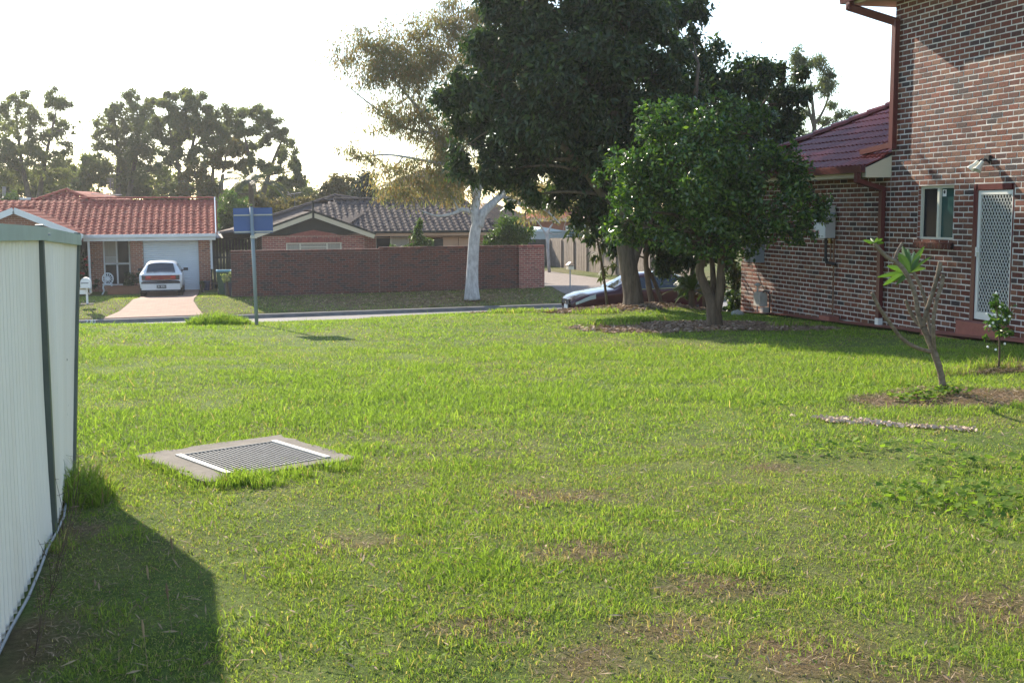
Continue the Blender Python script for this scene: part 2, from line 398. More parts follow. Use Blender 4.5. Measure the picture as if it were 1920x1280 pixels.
# ================================================================== BRICKS AND TILES
def brick_rects(u0, u1, z0, z1, holes, bw=.24, bh=.086, j=.011, seed=0, r=None):
    r = r or random.Random(seed); out = []; k = 0; z = z0
    while z < z1 - .03:
        zt = min(z + bh, z1); spans = [(u0, u1)]
        for (a, b, c, d) in holes:
            if c < zt - .02 and d > z + .02:
                ns = []
                for (p, q) in spans:
                    if b <= p or a >= q: ns.append((p, q)); continue
                    if a - p > .04: ns.append((p, a))
                    if q - b > .04: ns.append((b, q))
                spans = ns
        off = u0 - (bw / 2 if k % 2 else 0)
        for (p, q) in spans:
            i = int(math.floor((p - off) / bw)); x = off + i * bw
            while x < q - 1e-6:
                a = max(x, p); b = min(x + bw, q)
                if b - a > .05: out.append((a + j / 2, b - j / 2, z + j / 2, zt - j / 2))
                x += bw
        z += bh; k += 1
    return out
def brickwork(parent, P, u0, u1, z0, z1, holes, mat, mortar, nparts=0, depth=.05, proud=.007, rank=None, jit=.0025, name='brick', seed=1, mname='mortar', j=.011):
    """P(u, z, d): point on the wall; d = distance out from the mortar face."""
    r = random.Random(seed)
    R = brick_rects(u0, u1, z0, z1, holes, j=j)
    us = sorted({u0, u1} | {c for h in holes for c in h[:2] if u0 < c < u1}); zs = sorted({z0, z1} | {c for h in holes for c in h[2:] if z0 < c < z1})
    m = MB()
    for a, b in zip(us[:-1], us[1:]):
        for c, d in zip(zs[:-1], zs[1:]):
            uc, zc = (a + b) / 2, (c + d) / 2
            if any(h[0] < uc < h[1] and h[2] < zc < h[3] for h in holes): continue
            m.poly([P(a, c, 0), P(b, c, 0), P(b, d, 0), P(a, d, 0)])
    m.build(mname, mortar, parent)
    full = [q for q in R if q[1] - q[0] > .22 and q[3] - q[2] > .06]
    chosen = set()
    if nparts:
        if rank: full = [q for q in full if rank(q) is not None]; full.sort(key=rank)
        chosen = set(full[:nparts])
    fs = [(4, 5, 6, 7), (0, 1, 5, 4), (1, 2, 6, 5), (2, 3, 7, 6), (3, 0, 4, 7)]
    ox = np.array(ORIG[parent.name]); vars_ = []
    def verts(a, b, c, d, J):
        e = .004
        v = [P(a, c, -.03), P(b, c, -.03), P(b, d, -.03), P(a, d, -.03)]
        pr = proud + r.uniform(-.003, .003)
        for (u, z) in ((a + e, c + e), (b - e, c + e), (b - e, d - e), (a + e, d - e)):
            v.append(P(u + r.uniform(-J, J), z + r.uniform(-J, J), pr + r.uniform(-.001, .001)))
        return [tuple(q) for q in v]
    m = MB()
    if chosen:
        a0, b0, c0, d0 = next(iter(chosen)); wd, ht = b0 - a0, d0 - c0
        base = np.array(P(0, 0, 0), float)
        for i in range(10):
            me = bpy.data.meshes.new(name); vv = np.array(verts(-wd / 2, wd / 2, -ht / 2, ht / 2, jit * 1.3)) - base
            me.from_pydata(vv.tolist(), [], fs); me.update(); me.materials.append(mat); vars_.append(me)
    for q in R:
        if q in chosen:
            o = bpy.data.objects.new(name, r.choice(vars_)); COL.objects.link(o); o.parent = parent
            o.location = Vector(P((q[0] + q[1]) / 2, (q[2] + q[3]) / 2, 0)) - Vector(ox); ORIG[o.name] = Vector(ox)
        else: m.add(verts(*q, jit), fs)
    if m.n: m.build(name + 'work', mat, parent, kind='stuff')
def tile_mesh(wd, ex, th=.02, hump=.042, n=6, rolls=1):
    # roman tile in local (u across, v up the slope, h out): exposed length ex, a little overlap
    prof = []
    for i in range(n + 1):
        t = i / n; tt = (t * rolls) % 1.0 if t < 1 else 1.0; h = hump * math.sin(math.pi * min(1, tt / .62)) if tt < .62 else -.004
        prof.append((t * wd, h))
    vs = []; fs = []; L = ex + .05
    for (v, dh) in ((0, th), (L, -.004)):
        for (u, h) in prof: vs.append((u, v, h + dh))
    for (u, h) in prof: vs.append((u, 0, h + th - .03))
    k = n + 1
    for i in range(n): fs.append((i, i + 1, k + i + 1, k + i)); fs.append((2 * k + i, 2 * k + i + 1, i + 1, i))
    return vs, fs
def inside(poly, x, y):
    c = False; n = len(poly)
    for i in range(n):
        x1, y1 = poly[i]; x2, y2 = poly[(i + 1) % n]
        if (y1 > y) != (y2 > y) and x < (x2 - x1) * (y - y1) / (y2 - y1) + x1: c = not c
    return c
def tiled_slope(parent, origin, U, V, poly, mat, under, nparts=300, wd=.30, ex=.33, rank=None, seed=3, umat_off=.03, tm={}):
    """poly in (u, v) on the plane origin + u U + v V (V up the slope)."""
    U = Vector(U).normalized(); V = Vector(V).normalized(); N = U.cross(V).normalized()
    if N.z < 0: N = -N
    O = Vector(origin); r = random.Random(seed)
    MB().poly([O + U * a + V * b - N * umat_off for a, b in poly]).build('roof_deck', under, parent)
    u0 = min(p[0] for p in poly); u1 = max(p[0] for p in poly); v0 = min(p[1] for p in poly); v1 = max(p[1] for p in poly)
    cells = []
    for iv in range(int((v1 - v0) / ex) + 1):
        for iu in range(int((u1 - u0) / wd) + 1):
            a = u0 + iu * wd; b = v0 + iv * ex
            if inside(poly, a + wd * .5, b + ex * .5): cells.append((a, b))
    vs, fs = tile_mesh(wd, ex, **tm); mtx = Matrix((U, V, N)).transposed()
    base = [mtx @ Vector(p) for p in vs]
    me = bpy.data.meshes.new('roof_tile'); me.from_pydata([tuple(p) for p in base], [], fs); me.update(); me.materials.append(mat)
    def key(c):
        p = O + U * (c[0] + wd / 2) + V * (c[1] + ex / 2); x, y, d = proj(p)
        vis = 0 if (0 < x < 1920 and 0 < y < 1280) else 1000
        return vis + d + (rank(x, y) if rank else 0)
    cells.sort(key=key); o3 = Vector(ORIG[parent.name]); m = MB()
    for i, (a, b) in enumerate(cells):
        P = O + U * a + V * b
        if i < nparts:
            o = bpy.data.objects.new('roof_tile', me); COL.objects.link(o); o.parent = parent; o.location = P - o3 + N * r.uniform(-.004, .004); ORIG[o.name] = o3
        else: m.add([tuple(P + q + N * r.uniform(-.004, .004) * 0) for q in base], fs)
    if m.n: m.build('roof_tiles', mat, parent, kind='stuff')
    return O, U, V, N
def caps(parent, a, b, mat, rad=.11, step=.38, name='ridge_cap'):
    a = Vector(a); b = Vector(b); d = b - a; n = max(1, int(d.length / step)); dn = d.normalized()
    for i in range(n):
        p = a + d * (i / n); q = a + d * ((i + 1) / n) + dn * .03; m = MB(); sdv = dn.cross(Vector((0, 0, 1))).normalized(); up = sdv.cross(dn); vs = []; K = 6
        for P_, rr, lift in ((p, rad * 1.06, .02), (q, rad * .95, 0)):
            for k in range(K + 1):
                an = math.pi * k / K; vs.append(tuple(P_ + sdv * math.cos(an) * rr + up * (math.sin(an) * rr * .75 + lift - .02)))
        m.add(vs, [(k, k + 1, K + 2 + k, K + 1 + k) for k in range(K)] + [tuple(range(K + 1))]).build(name, mat, parent)
# ================================================================== THE BRICK HOUSE (two storeys and a low wing)
M['maroon'] = plain('maroon metal', (.105, .022, .02), .38, var=.12, scale=6, spec=.5)
M['cream'] = plain('cream paint', (.62, .55, .42), .55, var=.06, scale=3)
M['soffit'] = plain('soffit sheet', (.66, .58, .46), .7, var=.05)
M['glazedtile'] = pieces('glazed maroon tile', [(.17, .042, .036), (.14, .034, .03), (.20, .052, .042), (.155, .038, .032)], rough=.26, mottle=.25, mscale=6, bmp=.1, spec=.4)
M['deck'] = plain('roof underside', (.05, .03, .028), .9)
M['darkin'] = plain('dark interior', (.012, .013, .014), .8)
M['winframe'] = plain('cream aluminium', (.66, .64, .54), .4, var=.04)
M['tealglass'] = glass('teal window glass', (.025, .075, .07), .25, .12)
M['darkglass'] = glass('dark window glass', (.010, .014, .020), .2, .1)
M['doorwhite'] = plain('white door aluminium', (.70, .69, .64), .45, var=.05)
YF, YU, YN = 23.84, 18.0, 6.0           # wing front, upper storey front, near end
ZB, ZW, ZU = -.80, 2.30, 5.12           # wall foot, wing wall top, upper wall top
WIN = (16.22, 17.18, 1.16, 2.03); DOOR = (14.78, 15.72, -.04, 2.03)
H = thing('brick_house', (HX, 18, -.35), 'two-storey house of mottled red brick with white mortar and a low maroon-tiled wing', 'house')
hw = empty('wall', (HX, 18, -.35)); hw.parent = H; hw.location = (0, 0, 0)
def PW(u, z, d): return (HX + .006 - d, u, z)
def rk(q):
    x, y, d = proj(PW((q[0] + q[1]) / 2, (q[2] + q[3]) / 2, 0))
    if not (5 < x < 1912 and 3 < y < 640): return None
    return d
brickwork(hw, PW, 12.0, YU, ZB, ZU, [WIN, DOOR], M['brick'], M['mortar'], 300, rank=rk, seed=5, j=.0125, proud=.004)
brickwork(hw, PW, YU + .002, YF, ZB, ZW, [], M['brick'], M['mortar'], 0, seed=6, j=.0125, proud=.004, name='wing_brick', mname='wing_mortar')
def brickproc(name, c1, c2, mort, sw=False):
    m, n, l, p = newmat(name); p.inputs['Roughness'].default_value = .9
    t = n.new('ShaderNodeTexCoord'); sx = n.new('ShaderNodeSeparateXYZ'); l.new(t.outputs['Object'], sx.inputs[0]); cx = n.new('ShaderNodeCombineXYZ')
    ad = n.new('ShaderNodeMath'); l.new(sx.outputs[0], ad.inputs[0]); l.new(sx.outputs[1], ad.inputs[1]); l.new(ad.outputs[0], cx.inputs[0]); l.new(sx.outputs[2], cx.inputs[1])
    b = n.new('ShaderNodeTexBrick'); b.inputs['Scale'].default_value = 1; b.inputs['Brick Width'].default_value = .24; b.inputs['Row Height'].default_value = .086; b.inputs['Mortar Size'].default_value = .006
    b.inputs['Color1'].default_value = c4(c1); b.inputs['Color2'].default_value = c4(c2); b.inputs['Mortar'].default_value = c4(mort)
    l.new(cx.outputs[0], b.inputs['Vector']); l.new(b.outputs[0], p.inputs['Base Color']); return m
M['brickproc'] = brickproc('plain brickwork', (.27, .09, .055), (.14, .05, .04), (.6, .56, .52))
b = MB()
b.box(((HX + 20) / 2 + .06, (YN + YU) / 2, (ZB + ZU) / 2), (20 - HX - .12, YU - YN, ZU - ZB))
b.box(((HX + 20) / 2 + .06, (YU + YF) / 2 + .05, (ZB + ZW) / 2), (20 - HX - .12, YF - YU - .1, ZW - ZB))
b.box((HX + .08, 9.0 - .002, (ZB + ZU) / 2), (.14, 6.0, ZU - ZB))
b.build('wall_core', M['brickproc'], H)
# brick returns of the openings
b = MB()
for (a, c, z0, z1) in (WIN, DOOR):
    t = .12
    b.poly([(HX + .004, c, z0), (HX + t, c, z0), (HX + t, c, z1), (HX + .004, c, z1)])
    b.poly([(HX + .004, a, z0), (HX + .004, a, z1), (HX + t, a, z1), (HX + t, a, z0)])
    b.poly([(HX + .004, a, z1), (HX + .004, c, z1), (HX + t, c, z1), (HX + t, a, z1)])
b.build('reveal', M['brickproc'], H)
# window: frame, two panes, centre stile, sticker, sloping brick sill
wd = empty('window', (0, 0, 0)); wd.parent = H; wd.location = (0, 0, 0); ORIG[wd.name] = ORIG[H.name]
fx = HX + .085; y0, y1, z0, z1 = WIN
b = MB(); e = .045
for (ya, yb, za, zb) in ((y0, y1, z1 - e, z1), (y0, y1, z0, z0 + e), (y0, y0 + e, z0 + e, z1 - e), (y1 - e, y1, z0 + e, z1 - e), ((y0 + y1) / 2 - .028, (y0 + y1) / 2 + .028, z0 + e, z1 - e)):
    b.box((fx, (ya + yb) / 2, (za + zb) / 2), (.06, yb - ya, zb - za))
b.build('frame', M['winframe'], wd)
MB().box((fx + .02, (y0 + (y0 + y1) / 2) / 2, (z0 + z1) / 2), (.008, (y1 - y0) / 2 - .05, z1 - z0 - .08)).build('pane', M['tealglass'], wd)
MB().box((fx + .01, ((y0 + y1) / 2 + y1) / 2, (z0 + z1) / 2), (.008, (y1 - y0) / 2 - .05, z1 - z0 - .08)).build('pane', M['darkglass'], wd)
ym = (y0 + y1) / 2
st = MB().box((fx + .012, ym - .10, z1 - .12), (.003, .10, .11)).build('sticker', M['white'], wd)
MB().lathe((fx + .0095, ym - .10, z1 - .105), [(.0, -.001), (.028, -.001), (.028, .001), (0, .001)], 12, (1, 0, 0)).build('sticker_emblem', M['black'], wd)
n = 12
for i in range(n):
    ya = y0 - .04 + (y1 - y0 + .08) * i / n; yb = y0 - .04 + (y1 - y0 + .08) * (i + 1) / n - .016
    b = MB(); pts = [(HX - .055, ya, z0 - .125), (HX - .055, ya, z0 - .045), (HX + .09, ya, z0 - .004), (HX + .09, ya, z0 - .125)]
    b.prism(pts, (0, yb - ya, 0)).build('sill_brick', M['brick'], H)
MB().prism([(HX - .046, y0 - .04, z0 - .12), (HX - .046, y0 - .04, z0 - .062), (HX + .08, y0 - .04, z0 - .012), (HX + .08, y0 - .04, z0 - .12)], (0, y1 - y0 + .07, 0)).build('sill_mortar', M['mortar'], H)
# door: jamb, white security screen with diamond grille, handle, red step
dr = empty('door', (0, 0, 0)); dr.parent = H; dr.location = (0, 0, 0); ORIG[dr.name] = ORIG[H.name]
y0, y1, z0, z1 = DOOR; jx = HX + .05
b = MB()
b.box((jx, y1 - .045, (z0 + z1) / 2), (.10, .09, z1 - z0)); b.box((jx, y0 + .012, (z0 + z1) / 2), (.10, .024, z1 - z0)); b.box((jx, (y0 + y1) / 2, z1 - .045), (.10, y1 - y0 - .12, .09))
b.build('jamb', M['maroon'], dr)
ya, yb, za, zb = y0 + .026, y1 - .092, z0 + .03, z1 - .10; sx_ = HX + .035
b = MB(); e = .062
for (p, q, r_, s_) in ((ya, yb, zb - e, zb), (ya, yb, za, za + .11), (ya, ya + e * .7, za + .11, zb - e), (yb - e, yb, za + .11, zb - e)): b.box((sx_, (p + q) / 2, (r_ + s_) / 2), (.03, q - p, s_ - r_))
b.build('screen_frame', M['doorwhite'], dr)
MB().box((sx_ + .05, (ya + yb) / 2, (za + zb) / 2), (.004, yb - ya - .06, zb - za - .1)).build('flyscreen', M['darkin'], dr)
b = MB(); A0, A1, B0, B1 = ya + e * .7, yb - e, za + .11, zb - e; dy, dz = .066, .10
def seg(p, q):
    t0, t1 = 0., 1.
    for k, lo, hi in ((0, A0, A1), (1, B0, B1)):
        d = q[k] - p[k]
        if abs(d) < 1e-9: continue
        ta, tb = (lo - p[k]) / d, (hi - p[k]) / d
        t0, t1 = max(t0, min(ta, tb)), min(t1, max(ta, tb))
    if t1 - t0 < .02: return
    P_ = [p[k] + (q[k] - p[k]) * t0 for k in (0, 1)]; Q_ = [p[k] + (q[k] - p[k]) * t1 for k in (0, 1)]
    b.bar((sx_ - .004, P_[0], P_[1]), (sx_ - .004, Q_[0], Q_[1]), .006, .011, (1, 0, 0))
kk = dz / dy; Hh = B1 - B0; Ww = A1 - A0
for i in range(-int(Hh / dz) - 2, int(Ww / dy) + 3):
    seg((A0 + i * dy, B0), (A0 + i * dy + Hh / kk, B1)); seg((A0 + i * dy + .004, B1), (A0 + i * dy + .004 + Hh / kk, B0))
b.build('security_grille', M['doorwhite'], dr)
b = MB(); b.box((sx_ - .03, yb - .03, za + 1.02), (.035, .035, .14)); b.bar((sx_ - .05, yb - .03, za + 1.02), (sx_ - .05, yb - .13, za + 1.02), .018, .02); b.build('handle', M['doorwhite'], dr)
M['redstep'] = plain('red step', (.30, .105, .075), .8, var=.15, scale=6)
MB().box((HX - .06, (y0 + y1) / 2, z0 - .17), (.30, y1 - y0 + .06, .34)).build('step', M['redstep'], H)
MB().box((HX - .33, (y0 + y1) / 2 + .1, z0 - .30), (.52, 1.5, .18)).build('step', M['redstep'], H)
# wing roof
EX, EZ = HX - .46, 2.36; PT = math.tan(math.radians(26))
u_, v_ = Vector((0, 1, 0)), Vector((1, 0, PT)).normalized(); sl = math.sqrt(1 + PT * PT)
L = 24.35 - YU; run = 6.0
tiled_slope(H, (EX, YU, EZ + .02), u_, v_, [(0, 0), (L, 0), (0, L * sl)], M['glazedtile'], M['deck'], 300, wd=.30, ex=.33, tm=dict(hump=.03, n=12, rolls=2), rank=lambda x, y: 50 if y > 330 or x < 1490 else 0)
caps(H, (EX + .05, 24.35, EZ + .08), (EX + L - .3, YU + .35, EZ + .08 + (L - .35) * PT), M['glazedtile'], .14)
b = MB(); b.poly([(EX, 24.35, EZ), (20.3, 24.35, EZ), (20.3 - 3, YU, EZ + L * PT), (EX + L, YU, EZ + L * PT)]); b.build('roof', M['glazedtile'], H)
# gutter, fascia, soffit, boxed end of the wing eave
def gutter(a, c, mat, nm='gutter', out=(-1, 0, 0)):
    o = Vector(out); prof = [(.0, 0), (.0, -.09), (.03, -.115), (.11, -.115), (.125, -.02), (.125, .005), (.11, .005), (.10, -.09), (.02, -.09), (.01, 0)]
    a = Vector(a); c = Vector(c)
    MB().prism([a + o * p + Vector((0, 0, q)) for p, q in prof], c - a).build(nm, mat, H)
gutter((EX, YU + .02, EZ + .035), (EX, 24.4, EZ + .035), M['maroon'])
MB().box((EX + .02, (YU + 24.35) / 2 + .01, EZ - .10), (.03, 24.35 - YU - .02, .12)).build('fascia', M['cream'], H)
MB().box(((EX + HX) / 2 + .02, (YU + 24.3) / 2, EZ - .155), (HX - EX - .02, 24.3 - YU - .06, .012)).build('soffit', M['soffit'], H)
MB().prism([(EX - .02, YU - .012, EZ - .165), (HX - .002, YU - .012, EZ - .165), (HX - .002, YU - .012, EZ + .46 * PT - .02), (EX - .02, YU - .012, EZ + .0)], (0, .03, 0)).build('eave_end', M['cream'], H)
# upper eave, gutter and roof
OV = .56; uz = ZU
b = MB(); b.box((HX - OV / 2 + .02, (YN + YU + OV) / 2, uz + .006), (OV, YU + OV - YN, .012)); b.box(((HX + 20) / 2, YU + OV / 2, uz + .0061), (20 - HX - .05, OV, .012)); b.build('soffit', M['soffit'], H)
gutter((HX - OV, YN, uz + .15), (HX - OV, YU + OV + .1, uz + .15), M['maroon'], 'gutter')
gutter((HX - OV - .1, YU + OV, uz + .15), (20.5, YU + OV, uz + .15), M['maroon'], 'gutter', (0, 1, 0))
b = MB(); b.box((HX - OV + .012, (YN + YU + OV) / 2, uz + .075), (.024, YU + OV - YN, .13)); b.box(((HX - OV + 20.4) / 2 + .03, YU + OV - .012, uz + .075), (20.4 - HX + OV - .06, .024, .13)); b.build('fascia', M['cream'], H)
x0, x1, ya, yb, zz, k = HX - OV, 20.5, YN - .5, YU + OV, uz + .16, math.tan(math.radians(24)); hw2 = (x1 - x0) / 2
b = MB(); r1 = ((x0 + x1) / 2, yb - hw2, zz + hw2 * k); r0 = ((x0 + x1) / 2, ya + hw2, zz + hw2 * k)
b.poly([(x0, ya, zz), (x0, yb, zz), r1, r0]); b.poly([(x0, yb, zz), (x1, yb, zz), r1]); b.poly([(x1, yb, zz), (x1, ya, zz), r0, r1]); b.poly([(x1, ya, zz), (x0, ya, zz), r0]); b.build('roof', M['glazedtile'], H)
# downpipes
def rectpipe(name, pts, wdt, dep, mat, up=(1, 0, 0), parent=H):
    b = MB()
    for p, q in zip(pts[:-1], pts[1:]):
        d = (Vector(q) - Vector(p)).normalized(); b.bar(Vector(p) - d * wdt * .3, Vector(q) + d * wdt * .3, wdt, dep, up)
    return b.build(name, mat, parent)
px = HX - .06
zg = g1(HX - .2, 18.15)
rectpipe('downpipe', [(EX - .07, 18.18, EZ - .08), (EX - .07, 18.18, EZ - .22), (px, 18.16, EZ - .36), (px, 18.16, zg + .14)], .10, .075, M['maroon'])
MB().box((px, 18.16, zg + .09), (.085, .11, .14)).build('downpipe_collar', M['white'], H)
uy = YU - .12
rectpipe('downpipe', [(HX - OV - .06, YU + .42, uz + .05), (HX - OV - .06, YU + .42, uz - .05), (px - .005, uy, uz - .36), (px - .005, uy, EZ + .50 * PT + .10)], .115, .09, M['maroon'])
sp = Vector((px, YU + .05, EZ + .42 * PT + .17))
rectpipe('spreader_pipe', [(px, uy, sp.z), (EX + .36, YU + .75, EZ + .36 * PT + .12)], .10, .09, M['maroon'], (0, 0, 1))

# ---- things fixed to the wall
M['heaterwhite'] = plain('white enamel', (.74, .76, .78), .35, var=.03)
M['heatershade'] = plain('shaded enamel', (.52, .50, .50), .4, var=.05)  # white casing painted greyer to imitate its side turned from the sky
M['greymetal'] = plain('grey metal', (.24, .27, .30), .5, var=.1)
M['copper'] = plain('copper pipe', (.20, .10, .06), .5, .3, var=.2, scale=8)
M['blackpipe'] = plain('black lagging', (.02, .02, .02), .7)
M['red'] = plain('red print', (.55, .03, .03), .5)
ya, yb, za, zb = 19.79, 20.21, 1.13, 1.73
T = thing('water_heater', (HX, 20, za), 'white wall-hung gas water heater with black and copper pipes below it', 'water heater')
b = MB(); b.box((HX - .115, (ya + yb) / 2, (za + zb) / 2), (.20, yb - ya, zb - za)); b.build('casing', M['heatershade'], T)
MB().box((HX - .222, (ya + yb) / 2, (za + zb) / 2), (.012, yb - ya + .006, zb - za + .006)).build('front_cover', M['heaterwhite'], T)
MB().box((HX - .2285, (ya + yb) / 2 - .05, zb - .08), (.003, .17, .05)).build('exhaust_vent', M['blackpipe'], T)
b = MB(); b.lathe((HX - .1, ya - .05, 1.55), [(.0, -.045), (.05, -.045), (.05, .03), (.035, .05), (0, .05)], 12); b.build('power_point', M['greymetal'], T)
b = MB(); b.box((HX - .12, ya + .12, zb + .02), (.12, .08, .04)); b.build('top_bracket', M['heatershade'], T)
text('Rinnai', 'brand_lettering', .085, (HX - .229, yb - .105, za + .115), ((0, -1, 0), (0, 0, 1)), M['red'], T)
text('INFINITY', 'model_lettering', .05, (HX - .229, yb - .115, za + .07), ((0, -1, 0), (0, 0, 1)), M['black'], T)
b = MB()
for i in range(3): b.box((HX - .2295, yb - .07 - i * .125, za + .03), (.002, .09, .012))
b.build('print_lines', M['black'], T)
MB().tube([(HX - .10, 19.98, za), (HX - .10, 19.97, .72), (HX - .09, 19.95, .67), (HX - .08, 19.74, .655), (HX - .05, 19.70, .65)], .028, 8).build('lagged_pipe', M['blackpipe'], T)
MB().tube([(HX - .06, 19.86, za), (HX - .06, 19.86, .66)], .012, 6).build('pipe', M['copper'], T)
MB().tube([(HX - .05, 19.76, za - .02), (HX - .05, 19.76, .6), (HX - .05, 19.75, g1(HX - .1, 19.7))], .016, 6).build('pipe', M['copper'], T)
b = MB(); b.lathe((HX - .09, 19.84, za - .06), [(0, -.04), (.03, -.04), (.03, .06), (0, .06)], 10); b.build('valve', plain('brass', (.25, .17, .06), .4, .7), T)
T = thing('meter_box', (HX, 23.05, .56), 'dark grey steel meter box on the brick wing by its front corner', 'meter box')
MB().box((HX - .10, 23.0, .78), (.19, .58, .46)).build('casing', M['greymetal'], T)
b = MB(); b.box((HX - .2, 23.0, .78), (.012, .52, .40)); b.build('lid', M['greymetal'], T)
MB().box((HX - .208, 23.05, .66), (.003, .09, .07)).build('warning_label', M['red'], T)
MB().box((HX - .208, 23.05, .715), (.003, .10, .03)).build('white_label', M['white'], T)
T = thing('gas_meter', (HX - .15, 22.5, -.55), 'weathered grey gas meter with regulator and pipes at the foot of the brick wing', 'gas meter')
zg2 = g1(HX - .2, 22.5) + .05
M['gasgrey'] = plain('weathered grey', (.40, .38, .34), .75, var=.2, scale=8)
b = MB(); b.box((HX - .17, 22.52, zg2 + .26), (.17, .30, .26)); b.box((HX - .17, 22.52, zg2 + .40), (.13, .22, .05)); b.build('meter_body', M['gasgrey'], T, kind=None)
b = MB(); b.lathe((HX - .17, 22.66, zg2 + .50), [(0, -.03), (.02, -.03), (.02, .03), (.07, .05), (.07, .07), (.03, .10), (0, .11)], 12); b.build('regulator', M['gasgrey'], T)
MB().tube([(HX - .17, 22.66, zg2 - .05), (HX - .17, 22.66, zg2 + .50)], .018, 8).build('inlet_pipe', M['greymetal'], T)
MB().tube([(HX - .17, 22.42, zg2 + .42), (HX - .16, 22.36, zg2 + .46), (HX - .14, 22.22, zg2 + .44), (HX - .13, 22.17, zg2 + .36), (HX - .13, 22.17, zg2 - .04)], .016, 8).build('outlet_pipe', M['blackpipe'], T)
MB().box((HX - .16, 22.34, zg2 + .05), (.14, .16, .12)).build('concrete_block', M['gasgrey'], T)
T = thing('security_light', (HX, 15.46, 2.34), 'twin spotlight with black arms on the brick wall above the screen door', 'light')
b = MB(); b.box((HX - .025, 15.38, 2.40), (.05, .11, .09)); b.build('base', M['black'], T)
for (dy, dz, tx) in ((.16, -.10, -.35), (-.02, -.14, -.45)):
    p0 = Vector((HX - .05, 15.38, 2.38)); p1 = Vector((HX - .13, 15.38 + dy * .6, 2.38 + dz * .3)); ax = Vector((-.5, dy * 2.2, -.7)).normalized()
    MB().tube([p0, (p0 + p1) / 2 + Vector((0, 0, .02)), p1], .02, 8).build('arm', M['black'], T)
    b = MB(); b.lathe(p1, [(0, -.02), (.03, -.02), (.035, .05), (.062, .13), (.062, .145), (.05, .145), (0, .135)], 14, ax); b.build('lamp_head', M['winframe'], T)
T = MB().box((HX - .2, 19.62, g1(HX - .2, 19.6) + .09), (.20, .38, .08)).build('paver_brick', M['redstep'])
tag(T, 'loose red brick lying on the path under the heater pipe', 'brick')
# ================================================================== STEEL PANEL FENCE
def fencemat():
    m, n, l, p = newmat('cream steel sheet'); p.inputs['Roughness'].default_value = .5
    x = noise(n, l, 2, 5, stretch=(1, 1, .15)); r = ramp(n, [(.3, (.80, .73, .63)), (.7, (.88, .82, .74))]); l.new(x.outputs[0], r.inputs[0])
    y = noise(n, l, 16, 2, stretch=(1, 1, .45)); q = ramp(n, [(.235, (.15, .13, .12)), (.25, (1, 1, 1))]); l.new(y.outputs[0], q.inputs[0])
    z = noise(n, l, 1.2, 6, stretch=(1, 1, .3)); d = ramp(n, [(.3, (.9, .86, .8)), (.5, (1, 1, 1))]); l.new(z.outputs[0], d.inputs[0])
    l.new(mul(n, l, mul(n, l, r.outputs[0], q.outputs[0]), d.outputs[0]), p.inputs['Base Color']); return m
M['fencecream'] = fencemat()
M['fencegreen'] = plain('green steel', (.085, .10, .088), .45, var=.15, scale=5)
M['railgreen'] = plain('pale green rail', (.36, .44, .38), .45, var=.12, scale=5)
FP = [(at(-330, 380, D=3.2), at(-190, 1900, D=3.2)), (at(68, 425, D=5.95), at(97, 1030, D=6.02)), (at(141, 440, D=7.75), at(131, 905, D=7.45))]
FP = [(Vector(a), Vector((b.x, b.y, g1(b.x, b.y) + .03))) for a, b in FP]
FP[0] = (Vector((FP[1][0].x + .06, 2.2, 1.70)), Vector((FP[1][1].x + .03, 2.2, .03)))
T = thing('steel_fence', FP[1][1], 'cream corrugated steel panel fence with dark green posts and rails', 'fence')
for i in range(2):
    (ta, ba), (tb, bb) = FP[i], FP[i + 1]
    nr = 200 if i == 0 else 100; m = MB(); vs = []; fs = []
    Lp = (bb - ba).length; nx_ = int(Lp / .0125); side = Vector((1, 0, 0))
    for k in range(nx_ + 1):
        t = k / nx_; s = (t * Lp) % .10; prof = .0 if s < .055 else (.016 if .065 < s < .09 else .008)
        for q in (0, .25, .5, .75, 1):
            lo = ba.lerp(bb, t) - Vector((0, 0, .09)); hi = ta.lerp(tb, t); p = lo.lerp(hi, q); bow = .012 * math.sin(q * 3.1) * math.sin(t * 5 + i)
            vs.append(tuple(p + side * (prof + bow)))
    for k in range(nx_):
        for q in range(4): fs.append((k * 5 + q, k * 5 + q + 1, (k + 1) * 5 + q + 1, (k + 1) * 5 + q))
    m.add(vs, fs).build('infill_sheet', M['fencecream'], T)
    b = MB(); dn = (tb - ta).normalized(); b.bar(ta + Vector((.012, 0, -.035)), tb + Vector((.012, 0, -.035)), .05, .068); b.build('top_rail', M['railgreen'], T)
    b = MB(); b.bar(ba + Vector((-.02, 0, .02)), bb + Vector((-.02, 0, .02)), .03, .06); b.build('bottom_rail', M['fencegreen'], T)
for i in (1, 2):
    t, bt = FP[i]; m = MB(); m.bar(bt - Vector((0, 0, .12)) + Vector((.014, 0, 0)), t + Vector((.014, 0, .01)), .036, .05, (0, 1, 0)); m.build('post', M['fencegreen'], T)
b = MB(); b.box(FP[1][0] + Vector((.06, 0, -.04)), (.012, .012, .012)); b.build('screw', M['greymetal'], T)
# loose white conduit along the fence foot
pts = []
for k in range(15):
    t = k / 14; p = FP[0][1].lerp(FP[1][1], t * 1.0) if t < .75 else FP[1][1].lerp(FP[2][1], (t - .75) / .25 * .65)
    p = FP[0][1].lerp(FP[1][1], min(1, t / .78)) if t <= .78 else FP[1][1].lerp(FP[2][1], (t - .78) / .22 * .6)
    x, y = p.x + .035 + .008 * math.sin(k * 1.7), p.y; pts.append((x, y, g1(x, y) + .02))
tag(MB().tube(pts, .007, 8).build('plastic_pipe', plain('pale grey pipe', (.26, .27, .27), .5), smooth=True), 'thin pale grey plastic pipe lying along the foot of the cream fence', 'pipe')

